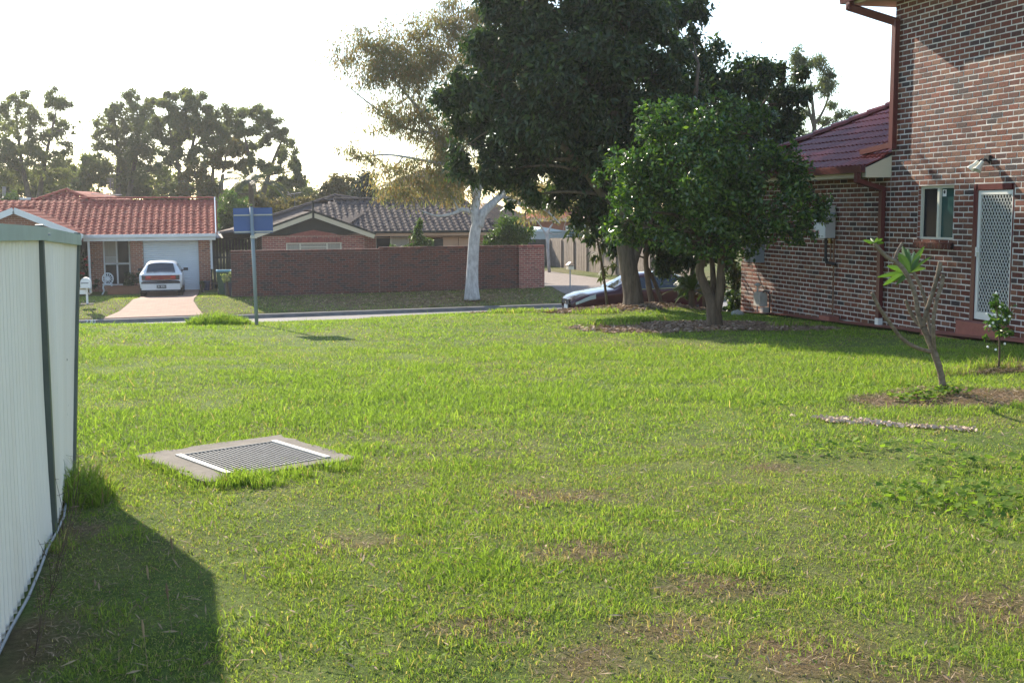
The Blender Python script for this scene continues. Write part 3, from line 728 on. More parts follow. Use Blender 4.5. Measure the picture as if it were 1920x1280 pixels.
# ================================================================== STORM DRAIN GRATE
gc = [gp(x, y) for x, y in ((250, 862), (530, 825), (665, 868), (390, 912))]
ctr = sum(gc, Vector()) / 4; e1 = ((gc[1] - gc[0]) + (gc[2] - gc[3])); e1.z = 0; e1.normalize(); e2 = Vector((-e1.y, e1.x, 0))
hz = max(p.z for p in gc) + .028; ctr.z = hz
M['oldconcrete'] = plain('old concrete', (.19, .162, .13), .95, var=.28, scale=4, bmp=.6, bscale=40)
M['steel'] = plain('galvanised steel', (.20, .195, .185), .7, 0, var=.2, scale=12)
M['palestrip'] = plain('pale steel angle', (.48, .45, .41), .6, .2, var=.12, scale=12)
T = thing('storm_drain', ctr, 'square concrete storm drain pit with a steel bar grate set in the lawn', 'drain')
def gq(a, b_, h=0): return ctr + e1 * a + e2 * b_ + Vector((0, 0, h))
o_, i_ = .56, .385; ic = (.02, -.06)
m = MB(); n_ = 10
def ringpt(s, r, jx, jy): return gq(s[0] * r + jx, s[1] * r + jy)
sq = []
for k in range(4):
    a, b_ = [(-1, -1), (1, -1), (1, 1), (-1, 1)][k], [(1, -1), (1, 1), (-1, 1), (-1, -1)][k]
    for j in range(n_): t = j / n_; sq.append((a[0] + (b_[0] - a[0]) * t, a[1] + (b_[1] - a[1]) * t))
rr = random.Random(3); out = [(s[0] * (o_ + rr.uniform(-.035, .02)), s[1] * (o_ + rr.uniform(-.035, .02))) for s in sq]
inn = [(ic[0] + s[0] * i_, ic[1] + s[1] * i_) for s in sq]; N4 = len(sq); vs = []; 
for a, b_ in out: vs.append(tuple(gq(a * 1.04, b_ * 1.04, -.10)))
for a, b_ in out: vs.append(tuple(gq(a, b_, 0)))
for a, b_ in inn: vs.append(tuple(gq(a, b_, .004)))
for a, b_ in inn: vs.append(tuple(gq(a, b_, -.5)))
fs = [(r_ * N4 + k, r_ * N4 + (k + 1) % N4, (r_ + 1) * N4 + (k + 1) % N4, (r_ + 1) * N4 + k) for r_ in range(3) for k in range(N4)]
m.add(vs, fs).build('concrete_surround', M['oldconcrete'], T)
MB().poly([gq(ic[0] + a * i_, ic[1] + b_ * i_, -.45) for a, b_ in ((-1, -1), (1, -1), (1, 1), (-1, 1))]).build('pit_floor', M['darkin'], T)
for s in (-1, 1):
    MB().bar(gq(ic[0] + s * (i_ - .018), ic[1] - i_, .006), gq(ic[0] + s * (i_ - .018), ic[1] + i_, .006), .045, .016).build('frame_edge', M['palestrip'], T)
    MB().bar(gq(ic[0] - i_ + .042, ic[1] + s * (i_ - .008), .002), gq(ic[0] + i_ - .042, ic[1] + s * (i_ - .008), .002), .014, .014).build('frame_edge', M['steel'], T)
nb = 23
for k in range(nb):
    a = -i_ + .055 + (2 * i_ - .11) * k / (nb - 1)
    MB().bar(gq(ic[0] + a, ic[1] - i_ + .018, -.012), gq(ic[0] + a, ic[1] + i_ - .018, -.012), .0105, .032).build('grate_bar', M['steel'], T)
for k in range(9):
    b_ = -i_ + .05 + (2 * i_ - .1) * k / 8
    MB().bar(gq(ic[0] - i_ + .042, ic[1] + b_, -.012), gq(ic[0] + i_ - .042, ic[1] + b_, -.012), .007, .02).build('cross_rod', M['steel'], T)

# ================================================================== STREET SIGN (seen from behind)
sp = Vector((.64, 20.5, g1(.64, 20.5))); M['signblue'] = plain('blue sign back', (.045, .09, .27), .4, var=.1, scale=3)
T = thing('street_sign', sp, 'blue-backed street sign on a tall grey pole at the lawn edge', 'sign')
k = 20.0 / FPX
topz = at(475, 388, Y=sp.y).z
MB().tube([sp - Vector((0, 0, .2)), Vector((sp.x - .035, sp.y, topz))], .031, 12).build('pole', M['greymetal'], T, smooth=True)
a = at(437, 390, Y=sp.y + .05); c = at(512, 437, Y=sp.y + .05)
cx = (a.x + c.x) / 2; cz = (a.z + c.z) / 2; wd_ = c.x - a.x; ht_ = a.z - c.z
rx = Vector((1, 0, .012)).normalized(); rz = Vector((-.012, 0, 1)).normalized()
MB().box((cx, sp.y + .06, cz), (wd_, .006, ht_), (rx, (0, 1, 0), rz)).build('board', M['signblue'], T)
for zz in (cz + ht_ * .22, cz - ht_ * .44):
    MB().box((cx, sp.y + .045, zz), (wd_ - .01, .022, .022), (rx, (0, 1, 0), rz)).build('rail', M['palestrip'], T)
    b = MB(); b.box((sp.x - .03, sp.y + .012, zz), (.09, .075, .03)); b.build('clamp', M['greymetal'], T)
b = MB(); b.box((sp.x - .028, sp.y, cz - ht_ * .64), (.075, .075, .05)); b.build('clamp', M['palestrip'], T)

# ================================================================== BRICK BOUNDARY WALL ACROSS THE STREET
WY = 47.0
T = thing('boundary_wall', (6, WY, -1.6), 'long dark red brick boundary wall with a stepped top in front of the dark-roofed house', 'wall')
def PB(u, z, d): return (u, WY - d, z)
M['coping'] = pieces('coping brick', [(.14, .055, .045), (.10, .045, .04), (.17, .06, .045)], mottle=.4, mscale=8)
def rkw(q):
    x, y, d = proj(PB((q[0] + q[1]) / 2, (q[2] + q[3]) / 2, 0)); return d if y < 545 else None
brickwork(T, PB, .55, 6.34, -1.75, .075, [], M['wallbrick'], M['darkmortar'], 150, seed=11, rank=rkw)
brickwork(T, PB, 6.342, 12.16, -1.75, .135, [], M['wallbrick'], M['darkmortar'], 120, seed=12, rank=rkw)
def PB2(u, z, d): return (u, WY - .10 - d, z)
brickwork(T, PB2, 12.1, 13.19, -1.75, .135, [], M['pinkbrick'], M['tanmortar'], 30, seed=13, rank=rkw)
b = MB(); b.box((3.445, WY + .12, -.84), (5.78, .2, 1.83)); b.box((9.25, WY + .12, -.81), (5.81, .2, 1.89)); b.box((12.67, WY + .06, -.81), (1.04, .3, 1.889)); b.build('wall_core', M['darkmortar'], T)
for (x0, x1, zt) in ((.55, 6.34, .076), (6.34, 12.16, .136), (12.1, 13.19, .136)):
    n = int((x1 - x0) / .086)
    b = MB()
    for i in range(n):
        xa = x0 + (x1 - x0) * i / n; b.box((xa + .043, WY + .10 - (.08 if x0 > 12 else 0), zt + .052), (.078, .25, .10))
    b.build('coping_course', M['coping'] if x0 < 12 else M['pinkbrick'], T, kind='stuff')

# ================================================================== FAR HOUSES
M['redtile'] = pieces('red concrete tile', [(.34, .085, .06), (.28, .07, .05), (.38, .10, .07), (.30, .08, .055)], rough=.9, mottle=.3, mscale=5, bmp=.15, spec=.12)
M['browntile'] = pieces('dark brown tile', [(.12, .09, .08), (.085, .065, .06), (.15, .115, .10), (.10, .075, .07)], rough=.88, mottle=.3, mscale=5, bmp=.15, spec=.15)
M['bluewhite'] = plain('white trim', (.68, .69, .70), .5, var=.05)
M['rollerdoor'] = plain('pale roller door', (.62, .66, .70), .5, var=.03)
M['curtain'] = plain('pale curtain', (.36, .33, .28), .8, var=.15, scale=6, stretch=(8, 1, .3))
M['wood'] = plain('grey timber', (.27, .22, .18), .9, var=.25, scale=5, stretch=(6, 6, .6), bmp=.3)
M['darkwood'] = plain('dark stained timber', (.028, .03, .026), .8, var=.3)
M['peach'] = plain('peach paint', (.56, .36, .25), .6, var=.06)
p22 = math.tan(math.radians(22.5)); s22 = math.sqrt(1 + p22 * p22)
def wallbox(parent, x0, x1, y, z0, z1, holes, mat, mort, nm='brickwall', seed=1):
    def Pf(u, z, d): return (u, y - d, z)
    brickwork(parent, Pf, x0, x1, z0, z1, holes, mat, mort, 0, seed=seed)
# ---- red-roofed house
GB = -1.78; LY = 54.1
A = thing('red_roof_house', (-4, LY, GB), 'single-storey orange brick house with red tiled roof and roller garage door', 'house')
wallbox(A, -.75, -.26, LY, GB - .1, .62, [], M['farbrick'], M['tanmortar'], seed=21)
wallbox(A, -3.62, -3.11, LY, GB - .1, .62, [], M['farbrick'], M['tanmortar'], seed=22)
wallbox(A, -5.42, -3.64, LY + .9, GB - .1, .62, [(-4.85, -3.72, -1.55, .6)], M['farbrick'], M['tanmortar'], seed=23)
b = MB(); b.box((-.3, LY + 2.2, -.6), (.1, 4.2, 2.4)); b.box((-3.4, LY + .6, -.6), (.4, 1.0, 2.4)); b.box((-6, LY + 6, -.6), (11.0, 8, 2.4)); b.box((-.9, LY + 3.0, -.5), (1.0, 5.5, 2.2)); b.build('wall_core', M['brickproc'], A)
# roller door: one ribbed curtain of slats
gd = empty('garage_door', (0, 0, 0)); gd.parent = A; gd.location = (0, 0, 0); ORIG[gd.name] = ORIG[A.name]
for k in range(27):
    z0 = GB + .09 * k; v = [(-3.10, LY + .12, z0), (-.76, LY + .12, z0), (-.76, LY + .10, z0 + .03), (-3.10, LY + .10, z0 + .03), (-.76, LY + .10, z0 + .06), (-3.10, LY + .10, z0 + .06), (-.76, LY + .118, z0 + .09), (-3.10, LY + .118, z0 + .09)]
    MB().add(v, [(0, 1, 2, 3), (3, 2, 4, 5), (5, 4, 6, 7)]).build('slat', M['rollerdoor'], gd)
# front window with frame and curtain
wn_ = empty('window', (0, 0, 0)); wn_.parent = A; wn_.location = (0, 0, 0); ORIG[wn_.name] = ORIG[A.name]
wy = LY + .93; b = MB()
for (x0, x1, z0, z1) in ((-4.85, -4.79, -1.55, .58), (-3.78, -3.72, -1.55, .58), (-4.32, -4.25, -1.55, .58), (-4.79, -3.78, -.62, -.55), (-4.79, -3.78, -1.55, -1.49)): b.box(((x0 + x1) / 2, wy, (z0 + z1) / 2), (x1 - x0, .05, z1 - z0))
b.build('frame', M['bluewhite'], wn_)
MB().box((-4.55, wy + .03, .02), (.46, .01, 1.1)).build('pane', M['curtain'], wn_); MB().box((-4.02, wy + .03, .02), (.46, .01, 1.1)).build('pane', M['darkglass'], wn_)
MB().box((-4.28, wy + .03, -1.05), (1.0, .01, .85)).build('pane', M['darkglass'], wn_)
b = MB()
for k in range(9): b.box((-4.74 + k * .05, wy + .012, -.42), (.012, .01, .3))
b.box((-4.54, wy + .012, -.28), (.46, .01, .015)); b.box((-4.54, wy + .012, -.56), (.46, .01, .015)); b.build('ornamental_rail', M['bluewhite'], wn_)
MB().box((-5.75, LY + 1.6, -.65), (.8, .05, 2.1)).build('front_door', M['darkwood'], A)
MB().tube([(-5.32, LY - .45, GB), (-5.32, LY - .45, .55)], .05, 8).build('porch_post', M['bluewhite'], A)
# roofs
EZ2 = .70; RY = 57.25; rz_ = EZ2 + (RY - 53.45) * p22
rk_ = lambda x, y: 0
tiled_slope(A, (-9.5, 53.45, EZ2), (1, 0, 0), (0, 1, p22), [(0, 0), (9.5, 0), (9.5, 3.8 * s22), (0, 3.8 * s22)], M['redtile'], M['deck'], 300, rank=lambda x, y: 60 if x < 160 else 0)
MB().poly([(-9.5, RY, rz_), (0, RY, rz_), (0, 61, EZ2), (-9.5, 61, EZ2)]).build('roof', M['redtile'], A)
MB().poly([(-.02, 53.5, EZ2 - .05), (-.02, 61, EZ2 - .05), (-.02, RY, rz_ - .05)]).build('gable_end', M['farbrick'], A)
caps(A, (-6, RY, rz_ + .05), (0, RY, rz_ + .05), M['redtile'])
b = MB(); b.bar((.02, 53.42, EZ2 + .0), (.02, RY, rz_ + .0), .05, .22); b.build('barge_board', M['bluewhite'], A)
b = MB(); b.box((-2.75, 53.40, EZ2 - .03), (5.55, .12, .13)); b.box((-2.75, 53.5, EZ2 - .17), (5.5, .03, .15)); b.build('gutter', M['bluewhite'], A)
MB().box((-2.75, 53.8, EZ2 - .235), (5.5, .65, .012)).build('soffit', M['bluewhite'], A)
b = MB(); b.box((-.2, LY - .05, -.15), (.09, .07, 1.4)); b.build('downpipe', M['bluewhite'], A)
# taller hip behind and the front gable
pk = Vector((-6.75, 59.2, 2.72))
tiled_slope(A, (-11.5, 54.2, EZ2 + .1), (1, 0, 0), (0, 1, (pk.z - EZ2 - .1) / 5.0), [(0, 0), (9.4, 0), (4.75, 5.38)], M['redtile'], M['deck'], 0, rank=None, seed=8)
b = MB(); b.poly([(pk.x, pk.y, pk.z), (-1.9, 54.2, EZ2 + .1), (-2, 62, 1.9), (pk.x + .9, 63, pk.z)]); b.build('hip_roof', M['redtile'], A)
caps(A, (-11, 54.7, EZ2 + .35), pk + Vector((0, 0, .05)), M['redtile']); caps(A, pk + Vector((0, 0, .05)), (-4.6, 57.2, 1.9), M['redtile'])
ga = Vector((-7.93, 51.5, 1.84)); gf = Vector((-5.42, 51.5, .76)); gl = Vector((-10.44, 51.5, .76)); gs = (ga - gf)
bk = 6.0
tiled_slope(A, gf + Vector((.02, 0, .02)), (0, 1, 0), ga - gf, [(0, 0), (2.0, 0), (bk, gs.length), (0, gs.length)], M['redtile'], M['deck'], 0, seed=9)
MB().poly([ga, gl, gl + Vector((0, 2, 0)), ga + Vector((0, bk, 0))]).build('gable_roof', M['redtile'], A)
caps(A, ga + Vector((0, 0, .05)), ga + Vector((0, 5.0, .05)), M['redtile'])
b = MB(); b.bar(ga + Vector((0, -.03, -.05)), gf + Vector((.1, -.03, -.09)), .05, .24); b.bar(ga + Vector((0, -.03, -.05)), gl + Vector((-.1, -.03, -.09)), .05, .24); b.build('barge_board', M['bluewhite'], A)
MB().prism([ga + Vector((0, .3, -.1)), gf + Vector((-.3, .3, 0)), (gf.x - .5, 51.8, GB), (gl.x + .5, 51.8, GB), gl + Vector((.3, .3, 0))], (0, .2, 0)).build('gable_wall', brickproc('gable brickwork', (.30, .12, .07), (.2, .08, .05), (.4, .3, .25)), A)
# aerial
T = thing('television_aerial', (-5.4, 59, 1.9), 'tall comb-shaped television aerial above the red roof', 'aerial')
ap = at(208, 372, Y=59.0); top = at(207, 334, Y=59.0)
MB().tube([ap - Vector((0, 0, .5)), (ap.x, 59, top.z)], .018, 6).build('mast', M['steel'], T)
b = MB()
for k in range(10):
    z = ap.z + .22 + (top.z - ap.z - .25) * k / 9; b.tube([(ap.x - .15, 59, z + .02), (ap.x + .16, 59, z - .01)], .012, 5)
b.build('reflector_rods', M['steel'], T)
b = MB(); q0 = at(171, 364, Y=59.0); q1 = at(229, 365, Y=59.0); b.tube([q0, q1], .018, 6); q2 = at(196, 368, Y=58.6); b.tube([q1, q2], .015, 6); b.build('boom', M['palestrip'], T)
# small red house further back
T = thing('red_house', (-12, 75, -1.8), 'small red-roofed house half hidden behind the hip of the red-roofed house', 'house')
c0 = at(62, 370, Y=75.0); b = MB(); hx_ = 4.2
b.poly([(c0.x, 75, c0.z), (c0.x - hx_, 71, c0.z - 1.5), (c0.x + hx_, 71, c0.z - 1.5)]); b.poly([(c0.x, 75, c0.z), (c0.x + hx_, 71, c0.z - 1.5), (c0.x + hx_, 79, c0.z - 1.5)]); b.poly([(c0.x, 75, c0.z), (c0.x - hx_, 71, c0.z - 1.5), (c0.x - hx_, 79, c0.z - 1.5)]); b.poly([(c0.x, 75, c0.z), (c0.x - hx_, 79, c0.z - 1.5), (c0.x + hx_, 79, c0.z - 1.5)])
b.build('roof', M['redtile'], T)
MB().box((c0.x, 75, c0.z - 2.9), (7.6, 7.2, 2.9)).build('wall', M['brickproc'], T)
sk = at(45, 379, Y=72.2); MB().box((sk.x, 72.2, sk.z), (.7, .5, .5)).build('skylight', M['bluewhite'], T)
MB().tube([at(8, 385, Y=73.0), at(8, 350, Y=73.0)], .10, 8).build('flue', M['steel'], T)

# ---- dark-roofed house
MY = 54.4
Bh = thing('dark_roof_house', (7, MY, -1.7), 'pink-red brick house with dark brown tiled roof and a front gable', 'house')
gy = 52.6
wallbox(Bh, 1.97, 6.43, gy, -1.75, .62, [(3.0, 5.42, -1.0, .30)], M['pinkbrick'], M['tanmortar'], seed=31)
def gable_tri(name, pts, mat, parent, th=.1): return MB().prism(pts, (0, th, 0)).build(name, mat, parent)
apx = Vector((4.18, 52.3, 1.64)); fl = Vector((1.55, 52.3, .68)); fr_ = Vector((6.86, 52.3, .64))
gable_tri('gable_infill', [(4.18, gy - .01, 1.5), (6.5, gy - .01, .66), (5.3, gy - .01, .66), (4.2, gy - .01, .86), (3.1, gy - .01, .66), (1.9, gy - .01, .66)], M['darkwood'], Bh)
gable_tri('gable_brick', [(4.2, gy + .02, .92), (5.4, gy + .02, .60), (3.0, gy + .02, .60)], M['pinkbrick'], Bh)
b = MB()
for k in range(28): b.box((3.0 + .0864 * k + .043, gy - .012, .405), (.076, .03, .19))
b.build('lintel_course', M['pinkbrick'], Bh, kind='stuff')
b = MB(); b.bar(apx + Vector((0, -.02, -.12)), fr_ + Vector((.0, -.02, -.09)), .05, .20); b.bar(apx + Vector((0, -.02, -.12)), fl + Vector((0, -.02, -.09)), .05, .20); b.build('barge_board', M['cream'], Bh)
b = MB(); b.bar(apx + Vector((0, -.03, .03)), fr_ + Vector((.06, -.03, .03)), .07, .09); b.bar(apx + Vector((0, -.03, .03)), fl + Vector((-.06, -.03, .03)), .07, .09); b.build('barge_cap', M['darkwood'], Bh)
b = MB(); b.bar(apx + Vector((0, -.06, -.35)), apx + Vector((0, -.06, .5)), .09, .06, (0, 1, 0)); b.build('finial', M['darkwood'], Bh)
for s, f_ in ((1, fr_), (-1, fl)):
    V_ = (apx - f_); Ls = V_.length; U_ = Vector((0, 1, 0)); bk = 6.2
    tiled_slope(Bh, f_ + Vector((0, 0, .03)), U_, V_, [(0, 0), (1.7, 0), (4.4, Ls), (0, Ls)] if s > 0 else [(0, 0), (8, 0), (8, Ls), (0, Ls)], M['browntile'], M['deck'], 0, seed=40 + s)
EZ3, EY3 = .72, 53.95; ry3 = 57.55; rz3 = EZ3 + (ry3 - EY3) * p22
tiled_slope(Bh, (5.0, EY3, EZ3), (1, 0, 0), (0, 1, p22), [(0, 0), (8.1, 0), (6.9, 3.6 * s22), (.6, 3.6 * s22), (-.6, 2.6), (-.6, 0)], M['browntile'], M['deck'], 300, seed=35, rank=lambda x, y: 60 if (x < 600) else 0)
b = MB(); b.poly([(5, ry3, rz3), (11.9, ry3, rz3), (13.1, 61, EZ3), (0, 61, EZ3)]); b.poly([(13.1, EY3, EZ3), (13.1, 61, EZ3), (11.9, ry3, rz3)]); b.build('roof', M['browntile'], Bh)
caps(Bh, (5.6, ry3, rz3 + .05), (11.9, ry3, rz3 + .05), M['browntile']); caps(Bh, (13.1, EY3, EZ3 + .05), (11.9, ry3, rz3 + .05), M['browntile'])
pk2 = Vector((5.75, 58.6, 2.42)); b = MB(); b.poly([pk2, (0.2, 54.5, .72), (.2, 62, .72)]); b.poly([pk2, (.2, 54.5, .72), (6.0, 54.6, 1.1)]); b.poly([pk2, (6.0, 54.6, 1.1), (8, 57.6, 2.2)]); b.build('hip_roof', M['browntile'], Bh)
caps(Bh, (1.2, 55.2, 1.05), pk2 + Vector((0, 0, .04)), M['browntile']); caps(Bh, pk2 + Vector((0, 0, .04)), (6.9, ry3, rz3 + .05), M['browntile'])
b = MB(); b.box((10.1, EY3 - .03, EZ3 - .01), (6.1, .11, .11)); b.build('gutter', M['darkwood'], Bh)
b = MB(); b.box((10.1, EY3 + .04, EZ3 - .13), (6.0, .03, .14)); b.box((10.1, MY + .05, .44), (6, .6, .012)); b.build('fascia', M['peach'], Bh)
wallbox(Bh, 6.5, 7.2, MY, -1.75, .6, [], M['pinkbrick'], M['tanmortar'], seed=32)
wallbox(Bh, 8.75, 9.6, MY, -1.75, .6, [], M['pinkbrick'], M['tanmortar'], seed=33)
wallbox(Bh, 11.9, 12.65, MY, -1.75, .6, [], M['pinkbrick'], M['tanmortar'], seed=34)
b = MB(); b.box((4.2, 57, -.6), (4.4, 8.5, 2.3)); b.box((9.5, 57.8, -.6), (6.2, 6, 2.2)); b.build('wall_core', M['brickproc'], Bh)
wm = empty('window', (0, 0, 0)); wm.parent = Bh; wm.location = (0, 0, 0); ORIG[wm.name] = ORIG[Bh.name]
b = MB()
for (x0, x1, z0, z1) in ((3.0, 5.42, .25, .30), (3.0, 3.05, -1, .25), (5.37, 5.42, -1, .25), (3.58, 3.64, -1, .25), (4.76, 4.82, -1, .25), (3.64, 4.76, .10, .125)): b.box(((x0 + x1) / 2, gy + .05, (z0 + z1) / 2), (x1 - x0, .05, z1 - z0))
b.build('frame', M['winframe'], wm)
for (x0, x1) in ((3.05, 3.58), (3.64, 4.76), (4.82, 5.37)): MB().box(((x0 + x1) / 2, gy + .08, -.37), (x1 - x0, .01, 1.2)).build('pane', M['curtain'], wm)
wm = empty('window', (0, 0, 0)); wm.parent = Bh; wm.location = (0, 0, 0); ORIG[wm.name] = ORIG[Bh.name]
MB().box((7.55, MY + .1, -.3), (.65, .02, 1.6)).build('pane', M['darkglass'], wm); MB().box((8.3, MY + .1, -.3), (.8, .02, 1.6)).build('pane', M['curtain'], wm)
b = MB()
for x in (7.2, 7.9, 8.72): b.box((x, MY + .08, -.3), (.05, .05, 1.6))
b.build('frame', M['winframe'], wm)
MB().box((10.0, MY + .08, -.5), (.75, .03, 1.7)).build('screen_door', M['darkwood'], Bh)
b = MB(); b.box((10.75, MY + .1, -.5), (.7, .04, 1.9)); b.build('entry_door', M['peach'], Bh)
b = MB()
for x in (9.6, 10.4, 11.15, 11.85): b.box((x, MY + .06, -.5), (.06, .06, 2.1))
b.box((10.7, MY + .06, .5), (2.3, .06, .16)); b.build('door_frame', M['peach'], Bh)
MB().box((11.5, MY + .12, -.5), (.65, .03, 1.8)).build('side_panel', M['peach'], Bh)
T = thing('roof_aerial', (3, 60, 2), 'small television aerial above the dark brown roof', 'aerial')
q = at(553, 384, Y=60.0); MB().tube([q - Vector((0, 0, .8)), at(552, 362, Y=60.0)], .015, 6).build('mast', M['steel'], T)
b = MB(); b.tube([at(539, 365, Y=60.0), at(565, 361, Y=60.0)], .014, 5); b.tube([at(540, 360, Y=59.6), at(546, 368, Y=60.4)], .03, 5); b.build('boom', M['palestrip'], T)
# picket gate, shed roof and bins between the two houses
T = thing('picket_gate', (.2, 54.3, -1.75), 'dark picket gate beside the garage of the red-roofed house', 'gate')
for k in range(9):
    x = -.22 + k * .14; MB().box((x, 54.3, -.95 + .03 * (k % 2)), (.075, .02, 1.62)).build('picket', M['darkwood'], T)
b = MB(); b.box((.34, 54.33, -1.5), (1.25, .03, .08)); b.box((.34, 54.33, -.35), (1.25, .03, .08)); b.build('rail', M['darkwood'], T)
T = thing('timber_fence', (.5, 60, -1.75), 'dark timber fence with pale steel capping behind the picket gate', 'fence')
for k in range(16): MB().box((-.1 + k * .155, 60.0, -.62), (.14, .02, 2.1)).build('paling', M['darkwood'], T)
b = MB(); b.poly([(-.2, 59.4, .42), (2.1, 59.4, .36), (2.1, 61.5, .72), (-.2, 61.5, .78)]); b.build('sheet_roof', M['rollerdoor'], T)
T = thing('wheelie_bin', (.45, 49.0, -1.7), 'dark green wheelie bin at the end of the brick boundary wall', 'bin')
M['bin'] = plain('bin green', (.02, .07, .045), .5); bx, by, bz = .28, 48.9, g1(.28, 48.9)
b = MB(); b.add([(bx - .22, by - .25, bz + .05), (bx + .22, by - .25, bz + .05), (bx + .22, by + .25, bz + .05), (bx - .22, by + .25, bz + .05), (bx - .29, by - .32, bz + .95), (bx + .29, by - .32, bz + .95), (bx + .29, by + .36, bz + .95), (bx - .29, by + .36, bz + .95)], [(0, 3, 2, 1), (0, 1, 5, 4), (1, 2, 6, 5), (2, 3, 7, 6), (3, 0, 4, 7), (4, 5, 6, 7)]); b.build('body', M['bin'], T)
b = MB(); b.box((bx, by, bz + .99), (.62, .74, .05)); b.box((bx, by - .3, bz + 1.0), (.5, .1, .08)); b.build('lid', plain('blue lid', (.08, .30, .45), .4), T)
for s in (-1, 1): MB().lathe((bx + s * .24, by + .28, bz + .1), [(0, -.03), (.1, -.03), (.1, .03), (0, .03)], 12, (1, 0, 0)).build('wheel', M['black'], T)
M['bluepot'] = plain('dark blue glaze', (.02, .035, .09), .3)
M['pot'] = plain('terracotta pot', (.26, .11, .06), .8)
def pot(x, y, r, h, mat, label, group=None):
    z = g1(x, y); b = MB(); b.lathe((x, y, z), [(0, 0), (r * .7, 0), (r * .95, h * .9), (r, h * .9), (r, h), (r * .88, h), (r * .85, h * .9), (0, h * .88)], 14); return tag(b.build('plant_pot', mat), label, 'pot', group)
pot(.42, 48.0, .17, .52, M['bluepot'], 'tall dark blue glazed pot beside the wheelie bin')
pot(-.45, 53.75, .16, .42, M['bluepot'], 'small dark blue pot at the foot of the garage brick pier')
T = MB(); T.box((-3.9, 52.9, g1(-3.9, 52.9) + .16), (1.3, .35, .32)); T.box((-3.9, 52.9, g1(-3.9, 52.9) + .33), (1.36, .4, .03)); tag(T.build('planter_box', M['pot']), 'long terracotta planter full of flowers under the front window', 'planter')
# white cast iron chair
cx_, cy_ = -4.55, 53.0; cz_ = g1(cx_, cy_)
T = thing('garden_chair', (cx_, cy_, cz_), 'white cast iron garden chair on the porch by the window', 'chair')
b = MB(); b.lathe((cx_, cy_, cz_ + .43), [(0, -.015), (.21, -.015), (.22, .0), (.21, .015), (0, .015)], 14); b.build('seat', M['bluewhite'], T)
for sx, sy in ((-1, -1), (1, -1), (-1, 1), (1, 1)): MB().tube([(cx_ + sx * .15, cy_ + sy * .15, cz_ + .43), (cx_ + sx * .19, cy_ + sy * .17, cz_ + .3), (cx_ + sx * .16, cy_ + sy * .17, cz_ + .14), (cx_ + sx * .23, cy_ + sy * .22, cz_ + .0)], [.022, .026, .018, .022], 6).build('leg', M['bluewhite'], T)
b = MB(); arc = [(cx_ + .22 * math.cos(a), cy_ + .18, cz_ + .66 + .24 * math.sin(a)) for a in np.linspace(0, 2 * math.pi, 17)]; b.tube(arc, .024, 6, cap=False)
for a in np.linspace(0, math.pi, 7)[:-1]: b.tube([(cx_ + .2 * math.cos(a), cy_ + .18, cz_ + .66 + .22 * math.sin(a)), (cx_ - .2 * math.cos(a), cy_ + .18, cz_ + .66 - .22 * math.sin(a))], .016, 5)
b.lathe((cx_, cy_ + .18, cz_ + .66), [(0, -.02), (.09, -.02), (.09, .02), (0, .02)], 10, (0, 1, 0)); b.build('backrest', M['bluewhite'], T)
# round-top white mailbox
mp = gp(164, 571); T = thing('mailbox', mp, 'white round-topped mailbox with a scrolled bracket on the lawn of the red-roofed house', 'mailbox')
s_ = mp.y / FPX * 1.0
MB().box(mp + Vector((0, 0, .02)), (.45, .3, .04)).build('base', M['oldconcrete'], T)
MB().tube([mp, mp + Vector((0, 0, .62))], .04, 8).build('post', M['white'], T)
b = MB(); pr_ = [(-.175, 0), (.175, 0), (.175, .2)] + [(.175 * math.cos(a), .2 + .175 * math.sin(a)) for a in np.linspace(.2, math.pi - .2, 9)] + [(-.175, .2)]
b.prism([mp + Vector((-.02 + p, -.22, .62 + q)) for p, q in pr_], (0, .45, 0)); b.build('box', M['white'], T)
MB().box(mp + Vector((-.04, -.225, .80)), (.26, .012, .025)).build('slot', M['black'], T)
b = MB(); b.box(mp + Vector((-.16, -.05, .47)), (.24, .03, .16)); b.build('number_plate', M['white'], T)
b = MB(); b.tube([mp + Vector((.05, -.02, .58)), mp + Vector((.16, -.02, .55)), mp + Vector((.17, -.02, .45)), mp + Vector((.08, -.02, .38)), mp + Vector((.03, -.02, .45))], .02, 6); b.tube([mp + Vector((-.05, -.02, .58)), mp + Vector((-.25, -.02, .60)), mp + Vector((-.28, -.02, .56))], .02, 6); b.build('scroll_bracket', M['cream'], T)
# small mailbox on a thin post by the gravel drive
mp = gp(1069, 541); T = thing('post_mailbox', mp, 'small cream mailbox with peaked roof on a thin post by the gravel drive', 'mailbox')
MB().tube([mp, mp + Vector((0, 0, .78))], .025, 8).build('post', M['greymetal'], T)
b = MB(); b.box(mp + Vector((0, 0, .87)), (.24, .30, .18)); b.build('box', M['cream'], T)
b = MB(); b.prism([mp + Vector((-.15, -.18, .962)), mp + Vector((.15, -.18, .962)), mp + Vector((0, -.18, 1.09))], (0, .36, 0)); b.build('peaked_roof', M['peach'], T)
MB().box(mp + Vector((0, -.156, .93)), (.2, .01, .025)).build('slot', M['black'], T)
